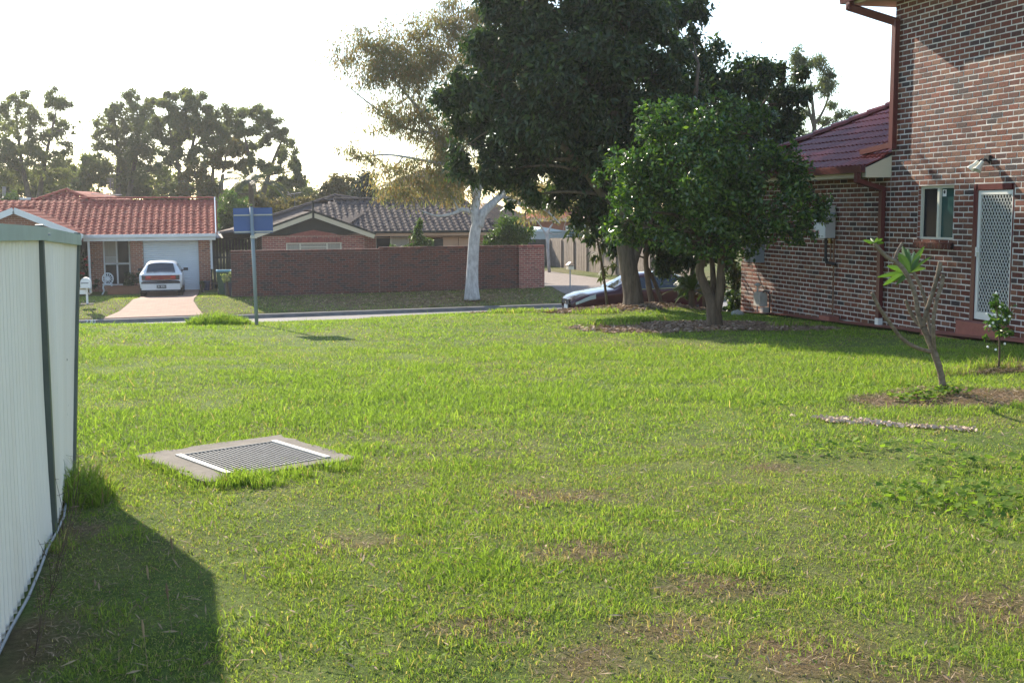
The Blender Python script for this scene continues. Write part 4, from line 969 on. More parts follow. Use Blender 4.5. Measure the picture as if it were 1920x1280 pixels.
# ---- paling fence, shed, tank and the houses behind
T = thing('paling_fence', (19.5, 58, -1.6), 'tall weathered grey timber paling fence beside the gravel drive', 'fence')
b = MB(); r = random.Random(9); y = 46.0
Pz = lambda y: np.interp(y, [46, 56, 68], [-1.50, -1.55, -1.82])
while y < 68:
    wv = r.uniform(.085, .105); zt = Pz(y) + 1.82 + r.uniform(-.02, .02); b.box((19.5 + r.uniform(-.006, .006), y + wv / 2, (Pz(y) - .05 + zt) / 2), (.018, wv - .006, zt - Pz(y) + .05)); y += wv
b.build('palings', pieces('weathered paling', [(.30, .24, .19), (.24, .19, .155), (.34, .27, .21), (.27, .22, .18)], mottle=.3, mscale=4, bmp=.2), T, kind='stuff')
for y in np.arange(46.3, 68, 2.4): MB().box((19.44, y, Pz(y) + .85), (.07, .10, 1.75)).build('post', M['wood'], T)
for y0, y1 in ((46, 57), (57, 68)): MB().bar((19.53, y0, Pz(y0) + 1.4), (19.53, y1, Pz(y1) + 1.4), .04, .08).build('rail', M['wood'], T)
T = thing('timber_fence', (17, 68.4, -1.8), 'dark timber fence closing the far end of the gravel drive', 'fence')
b = MB(); x = 12.5
while x < 19.4: b.box((x + .05, 68.4, -.95), (.095, .02, 1.75 + r.uniform(-.02, .02))); x += .1
b.build('palings', M['darkwood'], T, kind='stuff'); MB().box((16, 68.36, -.5), (7, .05, .09)).build('rail', M['darkwood'], T)
p = at(1022, 432, Y=74.0); q = at(1062, 445, Y=74.0)
T = thing('garden_shed', (p.x, 74, -1.8), 'grey steel garden shed with low gable behind the paling fence', 'shed')
sx0, sx1 = at(1000, 440, Y=74.0).x, at(1062, 440, Y=74.0).x; ez = at(1062, 434, Y=74.0).z; tz = at(1018, 426, Y=74.0).z
b = MB(); b.box(((sx0 + sx1) / 2, 75.5, (ez - 1.8) / 2), (sx1 - sx0, 3, ez + 1.8)); b.build('wall', M['greymetal'] if False else plain('grey sheet steel', (.42, .43, .43), .5), T)
b = MB(); xm = at(1018, 430, Y=74.0).x; b.add([(sx0 - .1, 73.9, ez), (xm, 73.9, tz), (sx1 + .1, 73.9, ez), (sx0 - .1, 77.1, ez), (xm, 77.1, tz), (sx1 + .1, 77.1, ez)], [(0, 1, 4, 3), (1, 2, 5, 4), (0, 2, 1), (3, 4, 5)]); b.build('roof', M['rollerdoor'], T)
tp = at(1090, 440, Y=72.0); T = thing('water_tank', (tp.x, 72, -1.8), 'dark green corrugated water tank behind the paling fence', 'tank')
b = MB(); pr_ = [(0, -1.8)]; R_ = 1.0
for k in range(13): z = -1.8 + .18 * k; pr_ += [(R_, z), (R_ - .03, z + .09)]
b.lathe((tp.x, 72, 0), pr_ + [(R_, .56), (.2, .78), (0, .8)], 24); b.build('tank_wall', plain('tank green', (.02, .06, .05), .4), T)
T = thing('orange_brick_house', (22, 80, -1.8), 'orange brick house with maroon roof behind the grey shed', 'house')
a0 = at(1000, 412, Y=80.0); a1 = at(1130, 412, Y=80.0); rt = at(1045, 388, Y=83.0); MB().box(((a0.x + a1.x) / 2 + .3, 83, -.5), (a1.x - a0.x, 6, 2.9 + a0.z - 1)).build('wall', M['farbrick'], T)
b = MB(); e_ = a0.z + .1; b.poly([(a0.x - .6, 79.4, e_), (a1.x + .6, 79.4, e_), (a1.x - 1, 83, rt.z), (a0.x + 3.2, 83, rt.z)]); b.poly([(a0.x - .6, 79.4, e_), (a0.x + 3.2, 83, rt.z), (a0.x - .6, 86.5, e_)]); b.build('roof', M['redtile'], T)
MB().box(((a0.x + a1.x) / 2, 79.42, e_ - .12), (a1.x - a0.x + 1.2, .04, .22)).build('fascia', M['peach'], T)
MB().box((a0.x + 2.8, 79.97, a0.z - 1.0), (.9, .04, 1.1)).build('window', M['winframe'], T)
T = thing('brown_gable_house', (15, 78, -1.8), 'brown brick house end behind the shrubs at the corner of the dark-roofed house', 'house')
a0 = at(925, 470, Y=78.0); a1 = at(983, 470, Y=78.0); tz = at(955, 385, Y=78.0).z
MB().prism([(a0.x - 2, 78, -1.8), (a1.x, 78, -1.8), (a1.x, 78, tz - .6), (a1.x - 2.2, 78, tz + .2), (a0.x - 2, 78, tz - .8)], (0, 5, 0)).build('wall', brickproc('brown brickwork', (.22, .13, .10), (.16, .10, .085), (.3, .25, .22)), T)
MB().box((a1.x + .05, 77.96, (tz - 2) / 2), (.12, .1, tz + 1)).build('downpipe', M['darkwood'], T)
T = thing('hip_roof_house', (12, 90, -1.8), 'distant two-storey house with dark hipped roof behind the gum tree', 'house')
q0 = at(735, 350, Y=92.0); q1 = at(800, 350, Y=92.0); qt = at(788, 318, Y=95.0)
MB().box(((q0.x + q1.x) / 2 + 1.5, 95, (q0.z - 1.8) / 2), (q1.x - q0.x + 3, 6, q0.z + 1.8)).build('wall', M['brickproc'], T)
b = MB(); b.poly([(q0.x - .5, 91.5, q0.z), (q1.x + 4, 91.5, q0.z), (q1.x + 2, 95, qt.z), (qt.x, 95, qt.z)]); b.poly([(q0.x - .5, 91.5, q0.z), (qt.x, 95, qt.z), (q0.x - .5, 99, q0.z)]); b.build('roof', M['browntile'], T)
# ================================================================== CARS
def carpaint(name, col, rough=.25, flake=.06):
    m, n, l, p = newmat(name); p.inputs['Roughness'].default_value = rough; p.inputs['Coat Weight'].default_value = .15; p.inputs['Coat Roughness'].default_value = .06
    p.inputs['Specular IOR Level'].default_value = .3
    x = noise(n, l, 2.5, 5); r = ramp(n, [(.3, [c * (1 - flake) for c in col]), (.7, [min(1, c * (1 + flake)) for c in col])]); l.new(x.outputs[0], r.inputs[0]); l.new(r.outputs[0], p.inputs['Base Color']); return m
M['carglass'] = glass('car glass', (.018, .026, .034), .03)
M['tyre'] = plain('tyre rubber', (.02, .02, .02), .85)
M['rim'] = plain('wheel alloy', (.40, .41, .42), .35, .6)
M['taillight'] = plain('tail light', (.22, .012, .02), .15, spec=.7, var=.1)
M['tailred'] = plain('bright tail lens', (.55, .02, .04), .15, spec=.7)
M['amber'] = plain('amber lens', (.35, .09, .02), .15)
M['trim'] = plain('black trim', (.025, .025, .03), .55)
M['headlight'] = plain('headlight lens', (.62, .66, .70), .08, .3, spec=.9)
M['chrome'] = plain('chrome', (.62, .62, .63), .15, .9)
M['platewhite'] = plain('plate white', (.75, .75, .72), .4)
class Car:
    """body loft; s = distance along the car from its first station; stations: s, z_low, z_belt, z_top, w_low, w_belt, w_top"""
    def __init__(c, st): c.st = np.array(st, float)
    def par(c, s): return [np.interp(s, c.st[:, 0], c.st[:, k]) for k in range(1, 7)]
    def ring(c, s):
        zl, zb, zt, wl, wb, wt = c.par(s); h = zt - zb
        pts = [(0, zl), (wl * .8, zl), (wl, zl + .08), ((wl + wb) / 2 + .02, (zl + zb) * .5), (wb + .012, zb - .09), (wb, zb), (wb + (wt - wb) * .5, zb + h * .5), (wt + .02 * min(1, h * 2), zt - h * .14), (wt * .86, zt - h * .03), (wt * .5, zt + .012), (0, zt + .022)]
        return pts
    def side(c, s, t):      # point on the glasshouse side, t 0 belt .. 1 roof edge
        zl, zb, zt, wl, wb, wt = c.par(s); h = zt - zb
        a, b, d = (wb, zb), (wb + (wt - wb) * .5, zb + h * .5), (wt + .02, zt - h * .14)
        return (a[0] + (b[0] - a[0]) * t * 2, a[1] + (b[1] - a[1]) * t * 2) if t < .5 else (b[0] + (d[0] - b[0]) * (t - .5) * 2, b[1] + (d[1] - b[1]) * (t - .5) * 2)
    def top(c, s, q):       # q -1..1 across the top
        zl, zb, zt, wl, wb, wt = c.par(s); a = abs(q); h = zt - zb
        z = np.interp(a, [0, .5, .86, 1], [zt + .022, zt + .012, zt - h * .03, zt - h * .14]); return (q * wt, z)
def make_car(name, label, cat, st, place, paint, wheels, r_w, sidewins, screens, group=None, arch=None):
    """place(s, y, z): world point"""
    T = thing(name, place(st[0][0] + 2, 0, 0), label, cat, group); c = Car(st)
    ss = sorted(set(np.linspace(st[0][0], st[-1][0], 46)) | {q[0] for q in st}); vs = []; fs = []; K = 11
    for s in ss:
        R_ = c.ring(s); full = R_ + [(-y, z) for y, z in R_[-2:0:-1]]
        vs += [tuple(place(s, y, z)) for y, z in full]
    n = 2 * K - 2
    for i in range(len(ss) - 1):
        for k in range(n): fs.append((i * n + k, i * n + (k + 1) % n, (i + 1) * n + (k + 1) % n, (i + 1) * n + k))
    fs += [tuple(range(n)), tuple((len(ss) - 1) * n + k for k in range(n))]
    body = MB().add(vs, fs).build('body', paint, T, smooth=True)
    wmax = max(q[4] for q in st)
    for s in wheels:
        for sd in (-1, 1):
            yw = sd * (wmax - .10); b = MB(); P0 = Vector(place(s, yw, r_w)); ax = (Vector(place(s, yw + sd, r_w)) - P0).normalized()
            wh = empty('wheel', (0, 0, 0)); wh.parent = T; wh.location = (0, 0, 0); ORIG[wh.name] = ORIG[T.name]
            b.lathe(P0, [(r_w * .62, -.09), (r_w * .97, -.09), (r_w, -.06), (r_w, .06), (r_w * .97, .105), (r_w * .64, .11), (r_w * .62, .08)], 24, ax); b.build('tyre', M['tyre'], wh, smooth=True)
            b = MB(); b.lathe(P0, [(0, .07), (.05, .10), (r_w * .2, .085), (r_w * .62, .105), (r_w * .64, .06), (0, .05)][::1], 20, ax); b.build('rim', M['rim'], wh)
            b = MB(); b.lathe(Vector(place(s, sd * (wmax - .008), r_w + .02)), [(0, -.2), (r_w * 1.16, -.2), (r_w * 1.16, .012), (r_w * 1.0, .013), (0, -.05)], 24, ax); b.build('wheel_arch', M['trim'], T)
    for (poly, sd) in [(p, sd) for p in sidewins for sd in (-1, 1)]:
        # poly of (s, t)
        (s0, s1, s2, s3) = poly; b = MB(); g = []; N = 6
        for i in range(N + 1):
            t = .06 + .84 * i / N
            for j in range(N + 1):
                u = j / N; s = (s0 + (s3 - s0) * t) * (1 - u) + (s1 + (s2 - s1) * t) * u; y, z = c.side(s, t); g.append(tuple(place(s, sd * (y + .007), z + .002)))
        b.add(g, [(i * (N + 1) + j, i * (N + 1) + j + 1, (i + 1) * (N + 1) + j + 1, (i + 1) * (N + 1) + j) for i in range(N) for j in range(N)]); b.build('side_window', M['carglass'], T)
    for (nm, sa, sb, qa, qb, dx) in screens:
        b = MB(); g = []; N = 8
        for i in range(N + 1):
            t = i / N; s = sa + (sb - sa) * t; q_ = qa + (qb - qa) * t
            for j in range(N + 1):
                y, z = c.top(s, q_ * (2 * j / N - 1)); g.append(tuple(place(s + dx * 1.5, y, z + .016)))
        b.add(g, [(i * (N + 1) + j, i * (N + 1) + j + 1, (i + 1) * (N + 1) + j + 1, (i + 1) * (N + 1) + j) for i in range(N) for j in range(N)]); b.build(nm, M['carglass'], T)
    return T, c
# ---- white hatchback seen from behind, nose to the garage (s runs from tail to nose, +Y)
wb_ = gp(302, 556); HXc = wb_.x + .02; HY0 = wb_.y - .1; HZ = g1(HXc, HY0 + 1.0) + .03
def plh(s, y, z): return Vector((HXc + y, HY0 + s, HZ + z))
st = [(0, .46, .60, .64, .70, .74, .66), (.03, .34, .70, .78, .77, .80, .70), (.10, .28, .86, .915, .80, .825, .72), (.24, .26, .895, .97, .81, .83, .69), (.42, .25, .905, 1.12, .81, .83, .64), (.66, .24, .91, 1.315, .815, .83, .565), (.80, .24, .915, 1.36, .815, .83, .55), (1.5, .24, .92, 1.385, .82, .835, .55), (2.2, .24, .92, 1.36, .82, .835, .55), (2.45, .24, .92, 1.31, .82, .835, .55), (3.05, .24, .90, .96, .82, .82, .64), (3.5, .24, .84, .90, .80, .80, .66), (3.95, .26, .70, .76, .76, .77, .62), (4.08, .38, .60, .64, .66, .68, .55)]
T, c = make_car('hatchback', 'white three-door hatchback parked nose-in on the terracotta driveway', 'car', st, plh, carpaint('white car paint', (.70, .70, .70)), (.72, 3.2), .285,
                [(.62, 1.30, 1.15, .80), (1.42, 2.75, 2.28, 1.36)], [('rear_window', .165, .64, .80, .84, -.012), ('windscreen', 3.0, 2.48, .86, .9, .012)])
b = MB(); b.box(plh(.045, 0, .765), (1.46, .09, .185)); b.build('tail_light_panel', M['taillight'], T)
for s in (-1, 1):
    MB().box(plh(-.004, s * .47, .785), (.18, .02, .06)).build('stop_lamp', M['tailred'], T)
    MB().box(plh(-.003, s * .66, .77), (.12, .02, .15)).build('tail_light', M['trim'], T)
    MB().box(plh(-.003, s * .24, .705), (.26, .014, .028)).build('indicator', M['amber'], T)
b = MB(); b.box(plh(.0, 0, .40), (1.50, .16, .24)); b.build('bumper', carpaint('white bumper', (.66, .66, .66), .4), T)
MB().box(plh(-.075, 0, .565), (1.50, .05, .05)).build('bumper_strip', M['trim'], T)
MB().box(plh(-.083, .02, .405), (.37, .012, .135)).build('number_plate', M['black'], T)
text('JR 80N', 'plate_lettering', .105, plh(-.0905, .02, .405), ((1, 0, 0), (0, 0, 1)), M['platewhite'], T)
b = MB(); b.box(plh(.06, 0, .27), (1.4, .2, .1)); b.build('underbody', M['trim'], T)
b = MB(); b.bar(plh(.18, -.28, .955), plh(.23, .1, 1.0), .03, .02); b.build('wiper', M['trim'], T)
for s in (-1, 1):
    b = MB(); b.box(plh(2.55, s * .92, .98), (.19, .10, .12)); b.bar(plh(2.55, s * .82, .95), plh(2.55, s * .9, .97), .04, .04); b.build('wing_mirror', M['trim'], T)
# ---- maroon sedan at the near kerb, nose towards -X (s from nose to tail)
fx_ = at(1076, 574, Y=35.9).x; SY, SZ = 36.75, zr(10) + .155
def pls(s, y, z): return Vector((fx_ + s, SY + y, SZ + .008 * s + z))
st = [(0, .34, .56, .62, .50, .52, .44), (.05, .24, .64, .70, .66, .68, .58), (.2, .20, .70, .77, .82, .82, .68), (.5, .19, .80, .86, .89, .90, .76), (1.0, .19, .87, .945, .90, .925, .76), (1.42, .19, .92, 1.0, .905, .93, .76), (1.75, .19, .935, 1.18, .905, .93, .69), (2.15, .19, .945, 1.405, .905, .93, .60), (2.5, .19, .95, 1.46, .905, .93, .585), (3.0, .19, .96, 1.475, .905, .93, .585), (3.5, .19, .97, 1.43, .905, .93, .59), (3.85, .19, .985, 1.30, .905, .93, .62), (4.2, .2, 1.0, 1.11, .90, .92, .70), (4.65, .22, .98, 1.09, .87, .90, .72), (4.82, .28, .90, 1.05, .80, .84, .70), (4.9, .42, .70, .80, .70, .74, .62)]
M['maroonpaint'] = carpaint('maroon car paint', (.05, .005, .012), .16)
T, c = make_car('sedan', 'dark maroon sedan parked at the kerb behind the tree trunks', 'car', st, pls, M['maroonpaint'], (.98, 3.9), .335,
                [(1.62, 2.72, 2.68, 2.22), (2.82, 3.62, 3.50, 2.80), (3.70, 3.98, 3.78, 3.60)], [('windscreen', 1.44, 2.2, .90, .93, -.01), ('rear_window', 4.16, 3.5, .86, .92, .01)])
for s in (-1, 1):
    b = MB(); g = []
    for i in range(7):
        u = i / 6; ss_ = .10 + .62 * u
        zl, zb, zt, wl, wbb, wt = c.par(ss_)
        for tz in (0, 1):
            z = zb - .135 + .02 * u + tz * (.13 - .05 * (1 - u) + .02 * u); y = wbb + .016 - .004 * tz; g.append(tuple(pls(ss_, s * y, z)))
    b.add(g, [(2 * i, 2 * i + 2, 2 * i + 3, 2 * i + 1) for i in range(6)]); b.build('headlight', M['headlight'], T)
    b = MB(); b.box(pls(1.72, s * 1.03, 1.0), (.12, .20, .14)); b.bar(pls(1.7, s * .9, .96), pls(1.7, s * 1.0, .98), .05, .04); b.build('wing_mirror', M['maroonpaint'], T)
    b = MB(); b.box(pls(4.80, s * .80, .86), (.12, .14, .18)); b.build('tail_light', M['tailred'], T)
    b = MB(); b.bar(pls(1.62, s * .94, .965), pls(4.0, s * .94, .995), .012, .022); b.build('window_trim', M['chrome'], T)
    for sx in (2.62, 3.52): MB().box(pls(sx, s * .945, .82), (.17, .03, .035)).build('door_handle', M['maroonpaint'], T)
b = MB(); b.box(pls(.005, 0, .60), (.05, .72, .12)); b.build('grille', M['trim'], T)
b = MB(); b.box(pls(.002, 0, .672), (.06, .76, .02)); b.box(pls(.002, 0, .535), (.06, .70, .018)); b.build('grille_surround', M['chrome'], T)
b = MB(); b.lathe(pls(-.022, 0, .60), [(0, -.006), (.055, -.006), (.055, .006), (0, .012)], 14, (-1, 0, 0)); b.build('badge', M['chrome'], T)
b = MB(); b.box(pls(.02, 0, .34), (.06, .9, .14)); b.build('lower_intake', M['trim'], T)
MB().box(pls(-.012, 0, .43), (.012, .37, .13)).build('number_plate', M['platewhite'], T)
for q in ((1.75, -.3), (2.6, -.35), (2.6, .35), (1.9, .35)):
    b = MB(); b.box(pls(q[0] + .55, q[1], .95), (.16, .42, .45)); b.build('seat', M['trim'], T)
# ================================================================== TREES AND PLANTS
def unit(v): return v / np.maximum(np.linalg.norm(v, axis=-1, keepdims=True), 1e-9)
def leafgeo(C_, D_, N_, L_, W_, fold=.25, curl=0):
    """rhombic folded leaves: centres, long axis, normal, length, width -> verts, tris"""
    n = len(C_); D_ = unit(D_); S_ = unit(np.cross(D_, N_)); N2 = np.cross(S_, D_)
    L_ = np.asarray(L_).reshape(-1, 1) * np.ones((n, 1)); W_ = np.asarray(W_).reshape(-1, 1) * np.ones((n, 1))
    b = C_ - D_ * L_ * .5; t = C_ + D_ * L_ * .5 - N2 * L_ * curl; l = C_ + S_ * W_ * .5 + N2 * W_ * fold - D_ * L_ * .05; r = C_ - S_ * W_ * .5 + N2 * W_ * fold - D_ * L_ * .05
    V = np.stack([b, l, t, r], 1).reshape(-1, 3); i = np.arange(n)[:, None] * 4
    return V, np.concatenate([i + np.array([0, 2, 1]), i + np.array([0, 3, 2])], 0)
def rdir(n): return unit(rng.normal(size=(n, 3)))
def bez(a, b, c, n):
    t = np.linspace(0, 1, n)[:, None]; a, b, c = np.array(a), np.array(b), np.array(c); return (1 - t) ** 2 * a + 2 * t * (1 - t) * b + t * t * c
def make_tree(name, label, cat, base, limbs, clumps, leaf, nleaf, lm, bm, lw=(.08, .035), droop=0.0, sub=9, subr=.34, twig=True, group=None, limbr=(.04, .012), shell=.55, fold=.25, smooth=True, upw=.3, extra=None):
    """limbs: list of (points, radii) tubes; clumps: list of (centre, (rx, ry, rz)[, weight]); leaf positions sit round sub-centres inside the clumps."""
    T = thing(name, base, label, cat, group); m = MB(); pts = []
    for P_, R_ in limbs:
        P_ = [Vector(p) for p in P_]
        # smooth by Catmull style subdivision
        Q = []; RR = []
        for i in range(len(P_) - 1):
            p0, p1, p2, p3 = P_[max(i - 1, 0)], P_[i], P_[i + 1], P_[min(i + 2, len(P_) - 1)]
            for k in range(4):
                t = k / 4; Q.append(.5 * ((2 * p1) + (p2 - p0) * t + (2 * p0 - 5 * p1 + 4 * p2 - p3) * t * t + (3 * p1 - p0 - 3 * p2 + p3) * t ** 3)); RR.append(R_[i] + (R_[i + 1] - R_[i]) * t)
        Q.append(P_[-1]); RR.append(R_[-1]); m.tube(Q, RR, 10); pts += list(zip([np.array(q) for q in Q], RR))
    PA = np.array([p for p, _ in pts]); PR = np.array([r_ for _, r_ in pts])
    tot = sum((c[2] if len(c) > 2 else 1) * c[1][0] * c[1][1] * c[1][2] for c in clumps) ; Cs = []; Ds = []; Ns = []
    for c in clumps:
        cc = np.array(c[0], float); rr = np.array(c[1], float); wgt = (c[2] if len(c) > 2 else 1)
        share = wgt * rr.prod() / tot; n = max(12, int(nleaf * share)); ns = max(3, int(sub * (rr.prod() ** (1 / 3)) / .8))
        if twig:
            d = np.linalg.norm(PA - cc, axis=1) + .9 * np.maximum(0, PA[:, 2] - cc[2] + .1); k = int(np.argmin(d)); a = PA[k]
            mid = (a + cc) / 2 + np.array([0, 0, .12 * np.linalg.norm(cc - a)]) + rng.normal(size=3) * .08 * np.linalg.norm(cc - a)
            B_ = bez(a, mid, cc, 7); r0 = min(PR[k] * .75, limbr[0] * (.6 + .8 * rng.random())); m.tube(B_, np.linspace(r0, limbr[1], 7), 6)
        sc = rdir(ns) * (rng.random((ns, 1)) ** shell) * rr + cc
        if twig:
            for q in sc[: min(ns, 8)]:
                B_ = bez(cc, (cc + q) / 2 + rng.normal(size=3) * .1 * rr, q, 4); m.tube(B_, np.linspace(limbr[1], limbr[1] * .3, 4), 4, cap=False)
        w_ = rng.integers(0, ns, n); sr = subr * rr * (.7 + .6 * rng.random((ns, 1)))
        off = rng.normal(size=(n, 3)) * sr[w_] * .5
        Cs.append(sc[w_] + off); dd = rdir(n) * .8 + unit(off + 1e-6) * .6; dd[:, 2] -= droop * 1.6; Ds.append(dd)
        nn = rdir(n); nn[:, 2] += upw; Ns.append(nn)
    if extra is not None: Cs.append(extra[0]); Ds.append(extra[1]); Ns.append(extra[2])
    Cs = np.concatenate(Cs); Ds = np.concatenate(Ds); Ns = np.concatenate(Ns); n = len(Cs)
    s = .7 + .6 * rng.random(n); V, F_ = leafgeo(Cs, Ds, Ns, lw[0] * s, lw[1] * s, fold)
    m.build('trunk', bm, T, smooth=smooth); fastmesh('crown', V, F_, lm, T)
    return T
def PX(px, py, D, dy=0.0): return np.array(at(px, py, D=D + dy))
def barkmat(name, c1, c2, scale=6, stretch=(3, 3, .5), bmp=.5):
    m, n, l, p = newmat(name); p.inputs['Roughness'].default_value = .9; p.inputs['Specular IOR Level'].default_value = .2
    x = noise(n, l, scale, 8, stretch=stretch, rough=.7); r = ramp(n, [(.35, c1), (.65, c2)]); l.new(x.outputs[0], r.inputs[0]); l.new(r.outputs[0], p.inputs['Base Color']); bump(n, l, p, x.outputs[0], bmp, .03); return m
M['bark'] = barkmat('brown bark', (.07, .05, .034), (.16, .115, .08))
M['greybark'] = barkmat('grey brown bark', (.08, .062, .047), (.19, .15, .11))
M['gumbark'] = barkmat('pale gum bark', (.30, .28, .27), (.58, .56, .54), 5, (2, 2, .7), .2)
M['dullbark'] = barkmat('dull bark', (.07, .06, .045), (.14, .115, .085))
M['citrusleaf'] = leafmat('citrus leaf', [(.02, .055, .011), (.04, .095, .018), (.075, .155, .026), (.03, .08, .015), (.16, .25, .038)], .38, .3, .6)
M['darkleaf'] = leafmat('dark glossy leaf', [(.014, .034, .012), (.024, .052, .017), (.034, .066, .02), (.018, .04, .014), (.065, .105, .026)], .3, .42, .38)
M['olive'] = leafmat('olive leaf', [(.035, .055, .016), (.06, .075, .02), (.045, .065, .018), (.08, .085, .025)], .3, .45)
M['gumleaf'] = leafmat('gum leaf', [(.16, .20, .09), (.20, .215, .095), (.27, .195, .09), (.17, .21, .10), (.29, .185, .085), (.14, .19, .09)], .62, .45, .35, (1.25, 1.1, .65))
M['farleaf'] = leafmat('distant gum leaf', [(.11, .145, .065), (.14, .175, .075), (.165, .185, .075), (.12, .155, .07)], .66, .5, .3, (1.2, 1.15, .6))  # leaf colours lightened to stand in for thicker haze
M['farleaf2'] = leafmat('distant yellowish leaf', [(.11, .11, .034), (.14, .125, .04), (.09, .10, .034), (.17, .135, .045)], .5, .5, .3, (1.2, 1.1, .55))
M['shrubleaf'] = leafmat('bright shrub leaf', [(.06, .11, .02), (.08, .14, .025), (.11, .17, .03), (.05, .09, .02)], .42, .45)
M['conifer'] = leafmat('dark conifer', [(.018, .035, .018), (.025, .045, .022), (.02, .038, .02)], .15, .6)

# ---- citrus tree by the brick house
base = gp(1340, 612); Dc = (base - CAM).dot(_Fh); k_ = Dc / FPX
def px_clumps(lst, D, kx):
    out = []
    for (x, y, rx, ry, dd, *w) in lst: out.append((PX(x, y, D, dd), (rx * kx, (rx + ry) / 2 * kx, ry * kx), *(w or [1])))
    return out
lim = [([base - Vector((0, 0, .1)), base + Vector((-.02, 0, .25)), PX(1330, 555, Dc), PX(1312, 510, Dc, .1), PX(1318, 470, Dc, .1), PX(1300, 400, Dc, .2), PX(1290, 320, Dc, .2)], [.15, .125, .085, .075, .065, .05, .02]),
       ([base + Vector((0, 0, .2)), PX(1350, 550, Dc, -.05), PX(1352, 500, Dc, -.05), PX(1360, 460, Dc, 0), PX(1395, 380, Dc, 0), PX(1420, 320, Dc, 0)], [.10, .075, .065, .06, .045, .02]),
       ([PX(1338, 565, Dc, .05), PX(1336, 500, Dc, .25), PX(1330, 470, Dc, .3), PX(1340, 380, Dc, .5), PX(1345, 260, Dc, .5)], [.06, .045, .04, .035, .015])]
cl = px_clumps([(1200, 330, 80, 75, .0), (1150, 350, 42, 55, .2), (1180, 410, 62, 55, -.4), (1250, 260, 75, 60, -.2), (1330, 225, 75, 52, .1), (1400, 250, 65, 58, .3), (1455, 320, 70, 68, .1), (1430, 405, 75, 55, -.4), (1500, 385, 52, 52, .1), (1505, 430, 34, 38, -.2), (1330, 320, 95, 85, -.8), (1300, 410, 85, 58, -.7), (1365, 420, 80, 55, -.6), (1250, 430, 68, 42, .5), (1390, 330, 90, 85, .9), (1290, 340, 90, 90, 1.0), (1330, 190, 40, 26, 0), (1290, 450, 50, 28, 0), (1420, 455, 50, 28, .2), (1475, 290, 38, 40, 0), (1185, 450, 45, 32, .1), (1145, 420, 32, 40, .1), (1215, 245, 30, 30, 0), (1380, 205, 32, 30, 0), (1535, 385, 22, 22, 0, 1.2)], Dc, k_)
make_tree('citrus_tree', 'round dark green citrus tree with several brown stems in the mulch bed by the house', 'tree', base, lim, cl, None, 32000, M['citrusleaf'], M['bark'], (.088, .047), droop=.15, sub=17, subr=.30, limbr=(.035, .008), shell=.42)

# ---- big dark evergreen by the front corner
base = Vector((8.42, 23.15, g1(8.42, 23.15))); D = (base - CAM).dot(_Fh); k_ = D / FPX
lim = [([base - Vector((0, 0, .15)), PX(1187, 555, D), PX(1178, 500, D), PX(1168, 440, D), PX(1165, 340, D), PX(1150, 200, D), PX(1140, 60, D)], [.26, .215, .19, .16, .14, .10, .04]),
       ([PX(1183, 520, D), PX(1190, 480, D, .05), PX(1230, 380, D, .3), PX(1290, 250, D, .4), PX(1310, 120, D, .4)], [.12, .11, .10, .07, .03]),
       ([PX(1168, 420, D), PX(1080, 300, D, -.2), PX(980, 210, D, -.3), PX(930, 170, D, -.3)], [.10, .08, .05, .02])]
cl = px_clumps([(900, 200, 75, 75, 0), (880, 270, 50, 60, .1), (950, 120, 85, 70, .3), (990, 220, 95, 85, -.5), (1040, 70, 95, 75, .2), (1100, 150, 105, 95, -.6), (1160, 40, 105, 75, 0), (1215, 140, 78, 80, .2), (1245, 20, 80, 60, 2.6), (1180, 250, 100, 85, -.2), (1080, 270, 90, 70, .4), (960, 300, 70, 58, .2), (920, 330, 45, 48, .1), (985, 370, 38, 40, -.1), (1060, 340, 75, 48, .6), (1110, 370, 48, 62, .3), (1100, 420, 32, 40, .4), (1295, 60, 48, 70, 3.0), (1330, 165, 75, 80, 3.0), (1250, 230, 95, 85, 1.0), (1180, 330, 75, 65, 1.0), (1150, 400, 60, 50, .9), (1060, -20, 100, 55, .4), (1125, -25, 85, 50, .6), (860, 150, 28, 30, 0), (980, 45, 45, 40, 0), (960, -10, 70, 60, .4), (1000, -75, 75, 60, .2), (1085, -100, 85, 60, 0), (920, 60, 50, 50, .3)], D, k_)
make_tree('evergreen_tree', 'tall dense dark evergreen tree with thick grey trunk in the mulch bed', 'tree', base, lim, cl, None, 105000, M['darkleaf'], M['greybark'], (.15, .062), droop=.35, sub=17, subr=.31, limbr=(.06, .010), shell=.45)
